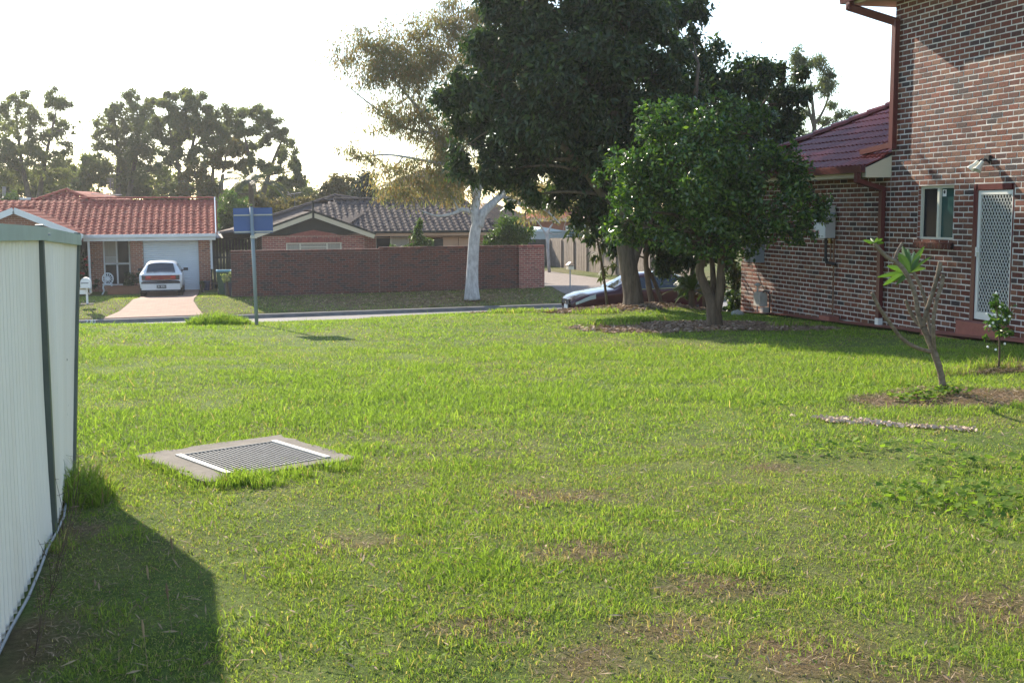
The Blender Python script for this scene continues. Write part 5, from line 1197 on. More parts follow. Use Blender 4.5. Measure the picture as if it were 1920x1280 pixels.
# ---- second evergreen with slim stems
b2 = Vector(at(1225, 572, D=D + .8)); b2.z = g1(b2.x, b2.y); D2 = D + .8; k2 = D2 / FPX
lim = [([b2 - Vector((0, 0, .1)), PX(1214, 520, D2), PX(1212, 470, D2), PX(1230, 390, D2), PX(1300, 290, D2)], [.075, .06, .055, .045, .03]),
       ([PX(1243, 575, D2, .1), PX(1228, 530, D2, .1), PX(1212, 500, D2)], [.05, .042, .04]),
       ([PX(1300, 590, D2, .6), PX(1298, 520, D2, .6), PX(1310, 420, D2, .6), PX(1380, 280, D2, 1.8), PX(1440, 180, D2, 2.6)], [.06, .055, .05, .045, .02])]
cl = px_clumps([(1400, 160, 60, 60, 2.3), (1450, 200, 62, 58, 2.6), (1485, 140, 32, 40, 2.6), (1470, 250, 45, 38, 2.8), (1410, 240, 65, 60, 2.6), (1440, 130, 40, 36, 2.6), (1500, 190, 26, 34, 2.8), (1300, 480, 55, 38, .3), (1250, 470, 45, 45, .4), (1350, 300, 80, 90, 1.2), (1210, 440, 40, 35, .2), (1165, 470, 24, 34, -.1), (1370, 480, 40, 50, 1.4), (1380, 540, 22, 40, 1.6), (1240, 350, 70, 70, 0), (1320, 360, 70, 70, -.3), (1270, 430, 70, 50, 0), (1330, 440, 55, 50, .1), (1290, 520, 34, 34, .8), (1345, 530, 30, 36, .9)], D2, k2)  # clumps hidden behind the citrus are added to shade the wing wall
make_tree('slim_evergreen', 'dark evergreen with slim twin stems growing between the thick trunk and the house corner', 'tree', b2, lim, cl, None, 52000, M['darkleaf'], M['greybark'], (.14, .05), droop=.4, sub=10, subr=.38, limbr=(.035, .010), shell=.5)
# ---- loquat with long drooping leaves
bl = Vector(at(1140, 572, D=D + 2.5)); bl.z = g1(bl.x, bl.y); D3 = D + 2.5
lim = [([bl, PX(1132, 520, D3), PX(1120, 450, D3), PX(1110, 410, D3)], [.035, .03, .022, .012])]
cl = px_clumps([(1115, 430, 45, 34, 0), (1125, 470, 34, 28, 0), (1140, 500, 22, 24, 0)], D3, D3 / FPX)
make_tree('loquat_sapling', 'thin sapling with long drooping leaves in front of the paling fence', 'tree', bl, lim, cl, None, 240, M['olive'], M['bark'], (.24, .055), droop=.8, sub=9, subr=.4, limbr=(.015, .006))

# ---- white-trunked gum across the street
base = gp(885, 552); Dg = (base - CAM).dot(_Fh); k_ = Dg / FPX; G = lambda x, y, d=0: PX(x, y, Dg, d)
lim = [([base - Vector((0, 0, .2)), G(885, 535), G(886, 500), G(890, 440), G(897, 415)], [.33, .26, .23, .215, .21]),
       ([G(897, 425), G(905, 400), G(925, 380, .2), G(945, 360, .5), G(985, 300, .8), G(1010, 210, 1)], [.20, .19, .15, .12, .08, .04]),
       ([G(895, 425), G(890, 395), G(893, 370), G(880, 330, -.2), G(850, 290, -.4), G(815, 250, -.5), G(780, 200, -.6), G(740, 150, -.8)], [.20, .18, .16, .13, .10, .08, .06, .03]),
       ([G(893, 372), G(905, 320, .3), G(900, 240, .5), G(870, 150, .5), G(840, 80, .5)], [.13, .11, .09, .06, .03]),
       ([G(880, 330, -.2), G(840, 310, -.6), G(790, 300, -1), G(720, 290, -1.4), G(650, 300, -1.6)], [.09, .07, .05, .035, .015]),
       ([G(890, 400), G(868, 393, -.3), G(850, 400, -.6), G(820, 405, -.8), G(790, 395, -1)], [.10, .085, .06, .045, .02]),
       ([G(815, 250, -.5), G(760, 240, -.8), G(700, 200, -1), G(650, 160, -1.2)], [.06, .05, .035, .015]),
       ([G(945, 370, .5), G(985, 385, .6), G(1020, 392, .5), G(1050, 420, .4)], [.09, .07, .05, .02])]
cl = px_clumps([(650, 115, 34, 26, -1), (690, 85, 38, 26, -.8), (730, 95, 42, 36, -.8), (770, 70, 36, 30, -.5), (690, 150, 34, 24, -1), (780, 120, 44, 40, -.3), (830, 40, 45, 26, .3), (880, 30, 50, 26, .4), (940, 20, 50, 26, .4), (820, 100, 36, 32, .2), (850, 60, 30, 24, .4), (720, 205, 34, 22, -1), (760, 215, 40, 28, -.8), (740, 235, 38, 20, -1), (800, 200, 38, 34, -.4), (650, 290, 24, 13, -1.5), (690, 300, 34, 15, -1.4), (668, 272, 18, 10, -1.6), (740, 320, 38, 22, -1.2), (790, 330, 48, 26, -1), (760, 360, 48, 22, -.8), (830, 310, 44, 34, -.6), (840, 360, 44, 26, -.4), (870, 280, 44, 34, 0), (850, 220, 44, 40, .1), (910, 330, 44, 34, .6), (1010, 380, 48, 28, .7), (1050, 370, 44, 32, .6), (980, 340, 44, 30, .8), (900, 120, 45, 40, .6), (960, 100, 50, 45, .6), (640, 215, 18, 8, -1.7, .5), (700, 250, 24, 10, -1.4, .5), (1000, 160, 50, 50, .9), (745, 150, 40, 30, -.7), (810, 150, 44, 36, -.2), (880, 75, 50, 36, .5), (700, 118, 36, 28, -.9), (790, 260, 40, 26, -.6), (830, 255, 40, 34, -.2), (870, 340, 44, 30, .1)], Dg, k_)
cl = [(c[0], tuple(v * 1.12 for v in c[1]), *c[2:]) for c in cl]
make_tree('gum_tree', 'tall white-trunked gum tree with sparse yellow-green crown in front of the boundary wall', 'tree', base, lim, cl, None, 66000, M['gumleaf'], M['gumbark'], (.16, .038), droop=.8, sub=11, subr=.58, limbr=(.05, .010), shell=.5, upw=0)

# ---- far gums behind the red-roofed house
def fargum(name, label, bx, D_, clumps, n, lm, trunks, lw=(.22, .10), group='gum trees behind the red-roofed house'):
    base = Vector(at(bx, 480, D=D_)); base.z = g1(base.x, base.y); kk = D_ / FPX; lim = []
    for tr in trunks: lim.append(([base - Vector((0, 0, .2))] + [PX(x, y, D_, (i % 2) * .5) for i, (x, y) in enumerate(tr)], list(np.linspace(.28, .05, len(tr) + 1))))
    return make_tree(name, label, 'tree', base, lim, px_clumps([(x, y, a * 1.02, b * 1.02, *z) for x, y, a, b, *z in clumps], D_, kk), None, int(n * 3.2), lm, M['dullbark'], lw, droop=.3, sub=9, subr=.30, limbr=(.09, .02), shell=.5, group=group, fold=.15)
fargum('gum_tree', 'distant open-crowned gum standing apart beyond the gap in the tree line', 70, 80, [(35, 190, 30, 22, 0), (60, 215, 34, 26, 1), (95, 195, 30, 24, 0), (115, 190, 26, 26, .5), (20, 220, 26, 30, -1), (70, 260, 38, 28, 0), (110, 240, 26, 26, 1), (25, 280, 32, 32, 0), (80, 300, 40, 26, -1), (125, 285, 24, 22, 0), (130, 250, 16, 14, 0, .6), (152, 236, 9, 10, 0, .5), (40, 330, 40, 28, 1), (100, 335, 40, 24, 0), (-20, 240, 40, 50, 2), (-10, 310, 40, 40, 0)], 7500, M['farleaf'], [[(60, 400), (40, 300), (30, 220)], [(72, 390), (85, 300), (105, 210)]])
fargum('gum_tree', 'distant gum with two rounded heads above the aerial of the red-roofed house', 235, 86, [(215, 205, 26, 24, 0), (250, 195, 28, 26, 1), (200, 240, 24, 30, 0), (240, 240, 36, 30, 1), (275, 225, 28, 34, -1), (215, 285, 34, 28, 0), (262, 280, 36, 32, 0), (190, 270, 16, 18, 0), (235, 320, 44, 26, 1), (280, 320, 34, 28, 0), (188, 310, 26, 26, 1)], 7500, M['farleaf'], [[(222, 400), (222, 300), (215, 220)], [(238, 390), (255, 290), (258, 210)]])
fargum('gum_tree', 'distant gum with the tallest and densest crown behind the red roof ridge', 335, 82, [(305, 185, 20, 20, 0), (345, 185, 26, 24, 1), (375, 200, 30, 30, 0), (320, 220, 34, 28, -1), (365, 240, 38, 32, 0), (400, 230, 26, 28, 1), (300, 250, 28, 28, 0), (335, 265, 30, 24, 1), (395, 270, 30, 26, 0), (360, 295, 32, 22, 0), (315, 300, 28, 26, 1), (420, 255, 18, 22, 1)], 8500, M['farleaf'], [[(338, 400), (336, 320), (315, 230)], [(345, 390), (355, 300), (375, 220)]])
fargum('gum_tree', 'distant arching gum whose crown droops towards the dark-roofed house', 480, 84, [(440, 215, 26, 20, 0), (475, 215, 26, 20, 1), (500, 225, 24, 20, 0), (525, 250, 26, 26, 0), (540, 285, 20, 28, 1), (555, 320, 16, 24, 0), (572, 340, 10, 14, 0), (460, 245, 32, 24, -1), (430, 250, 26, 26, 0), (460, 280, 22, 24, 1), (500, 260, 22, 16, 0), (470, 315, 22, 24, 0), (515, 320, 26, 22, 0), (545, 345, 24, 16, 0)], 7000, M['farleaf'], [[(480, 400), (472, 320), (455, 240)], [(488, 390), (510, 310), (530, 260)]])
fargum('gum_tree', 'distant yellowish gum with bare slender stems between the denser crowns', 400, 78, [(430, 280, 26, 20, 0), (415, 305, 28, 18, 0), (372, 330, 30, 18, 0), (390, 355, 32, 16, 0), (440, 310, 20, 18, 0), (350, 350, 26, 16, 0)], 3000, M['farleaf2'], [[(395, 400), (398, 340), (402, 280)], [(412, 390), (416, 340), (424, 290)], [(380, 390), (372, 350), (365, 320)]])
# dark undergrowth along the back
C1 = [(x, y, 42, 34, (i % 3) - 1) for i, (x, y) in enumerate([(0, 350), (60, 345), (120, 340), (170, 330), (230, 345), (290, 345), (340, 360), (400, 365), (460, 360), (510, 370), (150, 365), (260, 370), (30, 380), (95, 372), (560, 372)])]
ub = fargum('undergrowth_belt', 'dark continuous belt of bushes below the distant gums', 250, 88, C1, 9000, M['farleaf'], [[(250, 420), (250, 380)]], (.3, .15), group=None); ub['kind'] = 'stuff'; ub['category'] = 'bushes'
# ---- garden trees between the houses
def bush(name, label, px, D_, clumps, n, lm, lw, stems=None, group=None, droop=.2, sub=16, bm='dullbark', subr=.42):
    base = Vector(at(px, 480, D=D_)); base.z = g1(base.x, base.y); kk = D_ / FPX
    top = clumps[0]; lim = [([base - Vector((0, 0, .1)), PX((px + top[0]) / 2, (top[1] + proj(base)[1]) / 2, D_), PX(top[0], top[1], D_)], [.09, .06, .02])]
    return make_tree(name, label, 'tree' if 'tree' in name else 'shrub', base, lim, px_clumps(clumps, D_, kk), None, int(n * 1.5), lm, M[bm], lw, droop=droop, sub=sub, subr=subr, limbr=(.03, .01), group=group)
bush('garden_tree', 'bright green upright garden tree just behind the corner of the red roof', 428, 60, [(428, 380, 22, 34, 0), (440, 420, 26, 36, .3), (420, 440, 22, 30, -.2), (455, 395, 22, 28, .5), (415, 400, 14, 24, 0), (445, 455, 30, 26, 0)], 5200, M['shrubleaf'], (.16, .08))
bush('yellow_shrub', 'yellow-green shrub showing above the street sign', 505, 66, [(505, 388, 34, 18, 0), (545, 384, 30, 14, .5), (480, 390, 24, 20, 0), (575, 380, 26, 12, 1), (530, 400, 50, 18, 0)], 3600, M['farleaf2'], (.2, .1))
bush('dark_conifer_tree', 'small dark rounded conifer behind the dark-roofed house', 682, 72, [(682, 352, 24, 26, 0), (690, 372, 28, 22, 0), (672, 372, 20, 20, .5)], 3600, M['conifer'], (.2, .09))
bush('pale_garden_tree', 'pale green rounded tree beside the small dark conifer', 640, 78, [(640, 345, 24, 20, 0), (655, 362, 26, 20, .5), (622, 362, 24, 20, 0), (640, 378, 40, 14, 0), (605, 372, 20, 14, 0)], 3400, M['farleaf2'], (.26, .12))
bush('laurel_shrub', 'leafy green shrub filling the corner behind the boundary wall and gum trunk', 955, 52, [(955, 425, 26, 22, 0), (940, 445, 28, 20, .3), (972, 440, 24, 22, 0), (990, 440, 18, 14, .5), (925, 455, 20, 14, 0), (960, 455, 36, 12, 0)], 5200, M['shrubleaf'], (.13, .06))
bush('small_wall_shrub', 'narrow bright green shrub rising above the boundary wall', 782, 49, [(784, 425, 10, 18, 0), (786, 450, 13, 18, 0), (800, 452, 14, 12, .2), (772, 463, 20, 8, 0), (800, 465, 16, 8, 0), (745, 465, 14, 6, 0)], 2600, M['shrubleaf'], (.11, .06))
bush('autumn_garden_tree', 'tree with yellowish leaves behind the orange brick house', 1030, 88, [(1030, 365, 40, 26, 0), (985, 360, 34, 26, 1), (1060, 385, 30, 24, 0), (1000, 385, 26, 18, 0), (1090, 350, 36, 30, 1)], 5000, M['farleaf2'], (.28, .12))
bush('low_garden_shrub', 'pale garden shrub in front of the small distant red house', 20, 66, [(20, 372, 14, 16, 0), (28, 388, 16, 16, 0), (10, 390, 16, 16, 0)], 1200, M['shrubleaf'], (.18, .09))
rose = bush('rose_bush', 'leafy bush with red flowers beside the porch of the red-roofed house', 158, 52, [(156, 500, 12, 26, 0), (164, 520, 12, 18, .2), (150, 530, 14, 18, 0), (176, 535, 10, 10, 0)], 1800, M['darkleaf'], (.10, .06))
for (x, y) in ((166, 482), (160, 486), (163, 497), (156, 513), (150, 512), (168, 505)):
    p = at(x, y, D=51.6); M.setdefault('petal', plain('red petals', (.45, .02, .03), .6)); MB().lathe(p, [(0, -.05), (.06, -.03), (.08, .01), (.05, .05), (0, .05)], 8).build('flower', M['petal'], rose)
bush('planter_flowers', 'low flowers and foliage growing in the terracotta planter', 245, 50.5, [(245, 525, 14, 12, 0), (255, 520, 10, 10, 0), (235, 530, 8, 8, 0)], 900, M['darkleaf'], (.08, .04))
bush('pot_plant', 'pale variegated plant in the tall blue pot by the wheelie bin', 425, 46.5, [(425, 516, 8, 9, 0), (427, 524, 7, 7, 0)], 320, leafmat('variegated leaf', [(.35, .38, .16), (.12, .2, .06), (.5, .5, .3)], .3), (.09, .05))
bush('pier_plant', 'dark dry plant in the small blue pot at the garage pier', 378, 50.5, [(379, 530, 6, 10, 0)], 120, M['olive'], (.1, .03))
bush('corner_shrub', 'dark leafy shrub at the front corner of the brick house', 1372, 27.5, [(1370, 570, 20, 22, 0), (1385, 585, 16, 12, .3), (1355, 585, 14, 12, 0), (1375, 550, 14, 18, .3)], 1700, M['darkleaf'], (.09, .045))
# ---- bare branched tree behind the paling fence
base = Vector(at(1030, 480, D=63)); base.z = g1(base.x, base.y); q = lambda x, y: PX(x, y, 63)
lim = [([base, q(1026, 445), q(1030, 430), q(1036, 420)], [.09, .08, .06, .03]), ([q(1026, 445), q(1018, 430), q(1010, 418), q(998, 405)], [.05, .045, .03, .012]), ([q(1029, 435), q(1040, 440), q(1055, 436)], [.045, .03, .012])]
make_tree('bare_tree', 'half-bare tree with pale forked branches behind the paling fence', 'tree', base, lim, px_clumps([(1040, 412, 26, 14, 0), (1062, 408, 26, 16, .4), (1015, 400, 18, 12, .3)], 63, 63 / FPX), None, 420, M['gumleaf'], M['gumbark'], (.16, .07), sub=6, limbr=(.025, .008))
# ---- sparse tall gum seen over the maroon wing roof
base = Vector(at(1535, 480, D=52)); base.z = g1(base.x, base.y); q = lambda x, y, d=0: PX(x, y, 52, d)
lim = [([base, q(1528, 300), q(1527, 240), q(1524, 200), q(1520, 150)], [.18, .13, .10, .07, .03]), ([q(1527, 245), q(1518, 210), q(1508, 170), q(1505, 140)], [.07, .05, .035, .012]), ([q(1527, 235), q(1545, 205, .3), q(1555, 170, .3), q(1550, 140, .3)], [.07, .05, .035, .012]), ([q(1527, 250), q(1560, 225), q(1590, 215)], [.05, .03, .01])]
cl = px_clumps([(1510, 125, 28, 22, 0), (1540, 130, 26, 24, .4), (1560, 165, 22, 20, .2), (1500, 165, 22, 24, 0), (1530, 170, 24, 20, .3), (1570, 205, 24, 18, 0), (1595, 218, 18, 12, 0), (1500, 215, 24, 22, .4), (1545, 230, 26, 16, .4), (1490, 120, 20, 24, 0), (1560, 140, 14, 14, 0), (1515, 250, 28, 16, 0)], 52, 52 / FPX)
make_tree('sparse_gum', 'grey-green open gum seen above the maroon wing roof', 'tree', base, lim, cl, None, 9000, M['gumleaf'] if False else leafmat('grey green leaf', [(.085, .11, .06), (.11, .13, .065), (.13, .14, .07)], .6, .5), M['dullbark'], (.15, .045), droop=.5, sub=8, subr=.48, limbr=(.035, .010), shell=.5)
# ---- palm between the houses
bp = Vector(at(470, 480, D=64)); bp.z = g1(bp.x, bp.y); cr = Vector(PX(470, 338, 64))
T = thing('palm_tree', bp, 'feathery palm rising between the red and the dark roofs', 'palm')
MB().tube([bp, (bp + cr) / 2 + Vector((.1, 0, 0)), cr], [.2, .17, .13], 10).build('trunk', M['dullbark'], T)
def frond(c, az, L_, rise, n=34, lw_=(.55, .05), sag=1.0):
    P_ = []; D_ = []; S_ = []
    for i in range(n):
        t = (i + 1) / n; d = Vector((math.cos(az), math.sin(az), 0)); p = c + d * (L_ * t * (1 - .15 * t)) + Vector((0, 0, rise * t - sag * L_ * t * t * .75)); sdv = Vector((-math.sin(az), math.cos(az), 0))
        for s in (-1, 1):
            dd = (sdv * s + d * .55 + Vector((0, 0, -.55 - .3 * t))).normalized(); ll = lw_[0] * (1 - .55 * abs(t - .45)); P_.append(np.array(p + dd * ll * .5)); D_.append(np.array(dd)); S_.append(ll)
    P_, D_ = np.array(P_), np.array(D_); N_ = np.cross(D_, rdir(len(D_)) * .2 + np.array([0, 0, 1.])); return leafgeo(P_, D_, np.cross(N_, D_), np.array(S_), lw_[1], .1)
for k in range(13):
    V, F_ = frond(cr, k * 2.4, 1.7 + .3 * (k % 3), 1.5 - .13 * k, sag=.5 + .05 * k); fastmesh('frond', V, F_, M['olive'], T)
# ---- spiky rosette plants under the evergreens
def rosette(label, p, n, L_, W_, mat, group=None, up=.7):
    T = thing('spiky_plant', p, label, 'plant', group)
    for k in range(n):
        az = k * 2.399 + random.uniform(-.2, .2); e = up * (1 - k / n) + .12; l = L_ * random.uniform(.8, 1.1); d = Vector((math.cos(az), math.sin(az), 0)); sdv = Vector((-math.sin(az), math.cos(az), 0)); vs = []; N = 6
        for i in range(N + 1):
            t = i / N; q = Vector(p) + Vector((0, 0, .35)) + d * (l * t * math.cos(e * 1.2)) + Vector((0, 0, l * math.sin(e * 1.3) * t - l * .45 * t * t)); wv = W_ * (math.sin(math.pi * min(1, .12 + t * .88)) ** .7) * .5
            vs += [tuple(q + sdv * wv + Vector((0, 0, .02 * (wv / W_)))), tuple(q), tuple(q - sdv * wv + Vector((0, 0, .02 * (wv / W_))))]
        MB().add(vs, [f for i in range(N) for f in ((3 * i, 3 * i + 1, 3 * i + 4, 3 * i + 3), (3 * i + 1, 3 * i + 2, 3 * i + 5, 3 * i + 4))]).build('strap_leaf', mat, T)
    MB().tube([Vector(p) - Vector((0, 0, .05)), Vector(p) + Vector((0, 0, .4))], .06, 8).build('stem', M['bark'], T)
M['strap'] = leafmat('strap leaf', [(.045, .085, .018), (.07, .12, .024), (.035, .07, .015)], .4, .4)
p = Vector(at(1296, 560, D=24.6)); p.z = g1(p.x, p.y); rosette('yellow-green strap-leaved plant between the slim stems and the citrus', p, 34, .8, .085, M['strap'], up=1.0)
p = Vector(at(1322, 565, D=25.6)); p.z = g1(p.x, p.y); rosette('darker strap-leaved plant hard behind the citrus stems', p, 20, .8, .08, M['darkleaf'], up=.9)

# ---- frangipani with bare forked stems
base = gp(1768, 735); D = (base - CAM).dot(_Fh); q = lambda x, y, d=0: PX(x, y, D, d)
T = thing('frangipani', base, 'pruned frangipani with bare forked grey stems and one tuft of broad leaves', 'tree')
M['frangibark'] = barkmat('frangipani bark', (.10, .075, .055), (.24, .185, .135), 14, (1, 1, 1.5), .4)
k_ = D / FPX
def stem(pts, radpx):
    P_ = [Vector(p) for p in pts]; Q = []; R_ = []
    for i in range(len(P_) - 1):
        p0, p1, p2, p3 = P_[max(i - 1, 0)], P_[i], P_[i + 1], P_[min(i + 2, len(P_) - 1)]
        for j in range(5):
            t = j / 5; Q.append(.5 * ((2 * p1) + (p2 - p0) * t + (2 * p0 - 5 * p1 + 4 * p2 - p3) * t * t + (3 * p1 - p0 - 3 * p2 + p3) * t ** 3)); R_.append((radpx[i] + (radpx[i + 1] - radpx[i]) * t) * k_ * (1 + .05 * math.sin(i * 5 + j * 2)))
    Q.append(P_[-1]); R_.append(radpx[-1] * k_); return Q, R_
sb = MB()
for pts, rd in (([base - Vector((0, 0, .1)), q(1768, 732), q(1764, 700), q(1753, 665), q(1743, 640), q(1731, 613)], [7.5, 7, 6, 6.5, 6, 5.5]),):
    sb.tube(*stem(pts, rd), n=10)
sb.build('trunk', M['frangibark'], T, smooth=True)
for pts, rd in (([q(1731, 616), q(1722, 590, .02), q(1715, 550, .03), q(1703, 520, .04), q(1690, 500, .05), q(1676, 488, .06)], [5, 4.6, 4.4, 4.2, 4.5, 4.2]),
                ([q(1676, 489, .06), q(1660, 479, .06), q(1645, 463, .05), q(1640, 456, .05)], [4.2, 3.8, 3.8, 4.5]),
                ([q(1677, 490, .06), q(1681, 476, .08), q(1687, 464, .1), q(1693, 455, .1)], [3.6, 3.3, 3.2, 3.4]),
                ([q(1730, 614), q(1737, 585, -.03), q(1745, 560, -.04), q(1757, 520, -.05), q(1763, 492, -.05)], [4.6, 4.2, 4.2, 4.2, 4.5]),
                ([q(1752, 657), q(1750, 625, -.08), q(1751, 590, -.1), q(1757, 560, -.1), q(1766, 532, -.1), q(1768, 514, -.1)], [4.2, 3.8, 3.8, 3.8, 3.8, 4]),
                ([q(1752, 655), q(1742, 610, .12), q(1737, 570, .16), q(1723, 530, .2), q(1712, 510, .22)], [3.8, 3.4, 3.4, 3.2, 3.2]),
                ([q(1744, 659, -.05), q(1715, 650, -.12), q(1690, 633, -.16), q(1665, 600, -.2), q(1648, 575, -.22), q(1635, 548, -.22)], [3.8, 3.6, 3.6, 3.8, 3.4, 3.6]),
                ([q(1728, 612, .05), q(1714, 597, .1), q(1705, 580, .12), q(1698, 562, .12)], [4, 3.6, 3.6, 3.2])):
    MB().tube(*stem(pts, rd), n=8).build('branch', M['frangibark'], T, smooth=True)
M['frangileaf'] = leafmat('frangipani leaf', [(.06, .125, .022), (.08, .15, .026), (.05, .10, .022)], .42, .35)
def bigleaf(a, b_, wpx, sag=.0, mat=None):
    a, b_ = Vector(a), Vector(b_); d = b_ - a; L_ = d.length; d.normalize(); view = (a - CAM).normalized(); sdv = (d.cross(view) + Vector((0, 0, .0))).normalized(); sdv = (sdv + view * random.uniform(-.7, .7)).normalized(); nn = sdv.cross(d); vs = []; N = 7; wd = wpx * k_
    for i in range(N + 1):
        t = i / N; c_ = a + d * (L_ * t) + Vector((0, 0, -sag * L_ * t * t + sag * L_ * t * .9)); wv = wd * .5 * (math.sin(math.pi * (.03 + .94 * t)) ** .8)
        vs += [tuple(c_ + sdv * wv + nn * wv * .25), tuple(c_), tuple(c_ - sdv * wv + nn * wv * .25)]
    MB().add(vs, [f for i in range(N) for f in ((3 * i, 3 * i + 1, 3 * i + 4, 3 * i + 3), (3 * i + 1, 3 * i + 2, 3 * i + 5, 3 * i + 4))]).build('leaf', mat or M['frangileaf'], T)
hub = q(1706, 511, .22)
for (x, y, wp, d) in ((1663, 498, 11, .0), (1645, 519, 9, .05), (1656, 534, 13, -.1), (1684, 474, 17, .1), (1680, 534, 8, -.1), (1692, 460, 14, .25), (1702, 464, 10, .4), (1733, 461, 13, .3), (1745, 481, 7, .35), (1736, 502, 9, .45), (1725, 478, 10, .1), (1715, 470, 10, .5)):
    bigleaf(hub, q(x, y, .22 + d), wp, .12)
h2 = q(1640, 456, .05)
for (x, y, wp, d) in ((1618, 450, 6, 0), (1655, 447, 6, .1), (1658, 455, 7, -.1), (1632, 446, 5, .1), (1646, 445, 5, 0), (1627, 455, 5, -.1)): bigleaf(h2, q(x, y, .05 + d), wp, .1)
# ---- young flowering sapling
base = gp(1872, 695); D = (base - CAM).dot(_Fh); q = lambda x, y, d=0: PX(x, y, D, d)
lim = [([base, q(1874, 660), q(1873, 620), q(1870, 590), q(1866, 552)], [.012, .011, .010, .008, .004])]
cl = px_clumps([(1865, 572, 14, 16, 0), (1878, 590, 20, 18, .05), (1868, 605, 20, 18, -.05), (1892, 605, 15, 16, 0), (1880, 620, 20, 12, 0), (1855, 600, 10, 14, 0), (1848, 634, 6, 7, 0), (1866, 556, 5, 8, 0)], D, D / FPX)
sapl = make_tree('sapling', 'slender young sapling with glossy leaves and white flowers by the screen door', 'tree', base, lim, cl, None, 520, M['citrusleaf'], M['bark'], (.062, .026), droop=.1, sub=26, subr=.5, limbr=(.005, .002))
for (x, y) in ((1868, 549), (1850, 588), (1856, 611), (1866, 590), (1884, 600), (1852, 650), (1867, 655), (1884, 644), (1875, 575), (1893, 593), (1862, 605)):
    p = at(x, y, D=D - .12); MB().lathe(p, [(0, -.012), (.008, -.010), (.014, .0), (.012, .008), (0, .006)], 7, (random.uniform(-1, 1), -1, random.uniform(-.5, 1))).build('flower', M['white'], sapl)
# ================================================================== GRASS, MULCH, LITTER
drain_in = lambda X, Y: (np.abs((X - ctr.x) * e1.x + (Y - ctr.y) * e1.y) < .535) & (np.abs((X - ctr.x) * e2.x + (Y - ctr.y) * e2.y) < .535)
def scatter(d0, d1, rho, marg=1.1):
    # even density over the wedge of ground that the camera looks across, plus a margin at its sides
    area = (d1 ** 2 - d0 ** 2) * .4364 + 2 * marg * (d1 - d0); n = int(area * rho)
    d = np.sqrt(rng.random(int(n * 1.1)) * (d1 ** 2 - d0 ** 2) + d0 ** 2); half = .4364 * d + marg
    l_ = (rng.random(len(d)) * 2 - 1) * half
    return l_ * _H.x + d * _Fh.x, l_ * _H.y + d * _Fh.y
fdir = (FP[2][1] - FP[1][1])
def fence_x(Y): return FP[1][1].x + (Y - FP[1][1].y) * fdir.x / fdir.y
def lawn_mask(X, Y):
    ok = ~drain_in(X, Y) & (X < HX - .46 - .2 * (Y < 16.6)) & (Y < 27)
    ok &= ~((X < fence_x(Y) + .03) & (Y < FP[2][1].y + .1))
    b = bed_f(X, Y); ok &= rng.random(len(X)) > b * .985
    ba = bare_f(X, Y); ok &= rng.random(len(X)) > ba * .86
    nf = np.exp(-np.maximum(0, X - fence_x(Y)) / .11) * (Y < 8) ; ok &= rng.random(len(X)) > nf * .8
    return ok
LONG = [(gp(560, 790), 1.5, .8, .5), (gp(900, 760), 1.8, .6, .45), (gp(300, 800), 1.2, .8, .4), (gp(1350, 935), .35, .15, .35), (gp(1500, 1215), .5, .22, .5), (gp(1800, 1010), .5, .3, .4), (gp(600, 930), .9, .3, .35), (gp(1230, 780), .8, .4, .3), (gp(560, 905), .5, .14, .6), (gp(330, 930), .35, .2, .4)]
def lushness(X, Y):
    l_ = .46 + 1.15 * (fbm(X, Y, .55, 41) - .5) + 1.5 * (fbm(X, Y, 2.6, 44) - .5)
    for p, rx, ry, w_ in LONG:
        dx = (X - p.x) * _H.x + (Y - p.y) * _H.y; dy = (X - p.x) * _Fh.x + (Y - p.y) * _Fh.y
        l_ = l_ + .55 * w_ * np.exp(-((dx / rx) ** 2 + (dy / ry) ** 2))
    l_ = l_ + .20 * sstep(6.5, 9.0, Y) + .06
    return np.clip(l_, 0, 1.2)
def blades(X, Y, L_, W_, lean, cols, zoff=-.004, one=False):
    n = len(X); Z = gz(X, Y) + zoff; az = rng.random(n) * 2 * np.pi; d = np.stack([np.cos(az), np.sin(az)], 1)
    fa = rng.random(n) * 2 * np.pi; s_ = np.stack([np.cos(fa), np.sin(fa), np.zeros(n)], 1)
    base = np.stack([X, Y, Z], 1); le = (lean * L_)[:, None]
    up = np.sqrt(np.maximum(.05, 1 - np.minimum(lean, .97) ** 2)) * L_
    mid = base + np.concatenate([d * le * .32, (up * .62)[:, None]], 1); tip = base + np.concatenate([d * le, (up * .92)[:, None]], 1)
    w_ = (W_ * .5)[:, None]
    if one:
        V = np.stack([base - s_ * w_, base + s_ * w_, tip], 1).reshape(-1, 3); F_ = np.arange(3 * n).reshape(-1, 3)
        return V, F_, np.repeat(np.concatenate([cols, np.ones((n, 1))], 1), 3, axis=0)
    V = np.stack([base - s_ * w_, base + s_ * w_, mid + s_ * w_ * .8, mid - s_ * w_ * .8, tip], 1).reshape(-1, 3)
    i = np.arange(n)[:, None] * 5
    F_ = np.concatenate([i + np.array([0, 1, 2]), i + np.array([0, 2, 3]), i + np.array([3, 2, 4])], 0)
    Cc = np.repeat(np.concatenate([cols, np.ones((n, 1))], 1), 5, axis=0); return V, F_, Cc
def grass_cols(n, lush, dry):
    g1_ = np.array((.115, .185, .038)); g2_ = np.array((.24, .335, .060)); y_ = np.array((.31, .355, .090)); br = np.array((.38, .29, .17))
    t = np.clip(lush + rng.normal(size=n) * .22, 0, 1)[:, None]; c_ = y_ * (1 - t) + g2_ * t
    dk = (rng.random(n) < .36)[:, None]; c_ = np.where(dk, c_ * .35 + g1_ * .65, c_)
    b_ = (rng.random(n) < dry)[:, None]; c_ = np.where(b_, br * (.6 + .7 * rng.random((n, 1))), c_)
    return c_ * (.8 + .4 * rng.random((n, 1)))
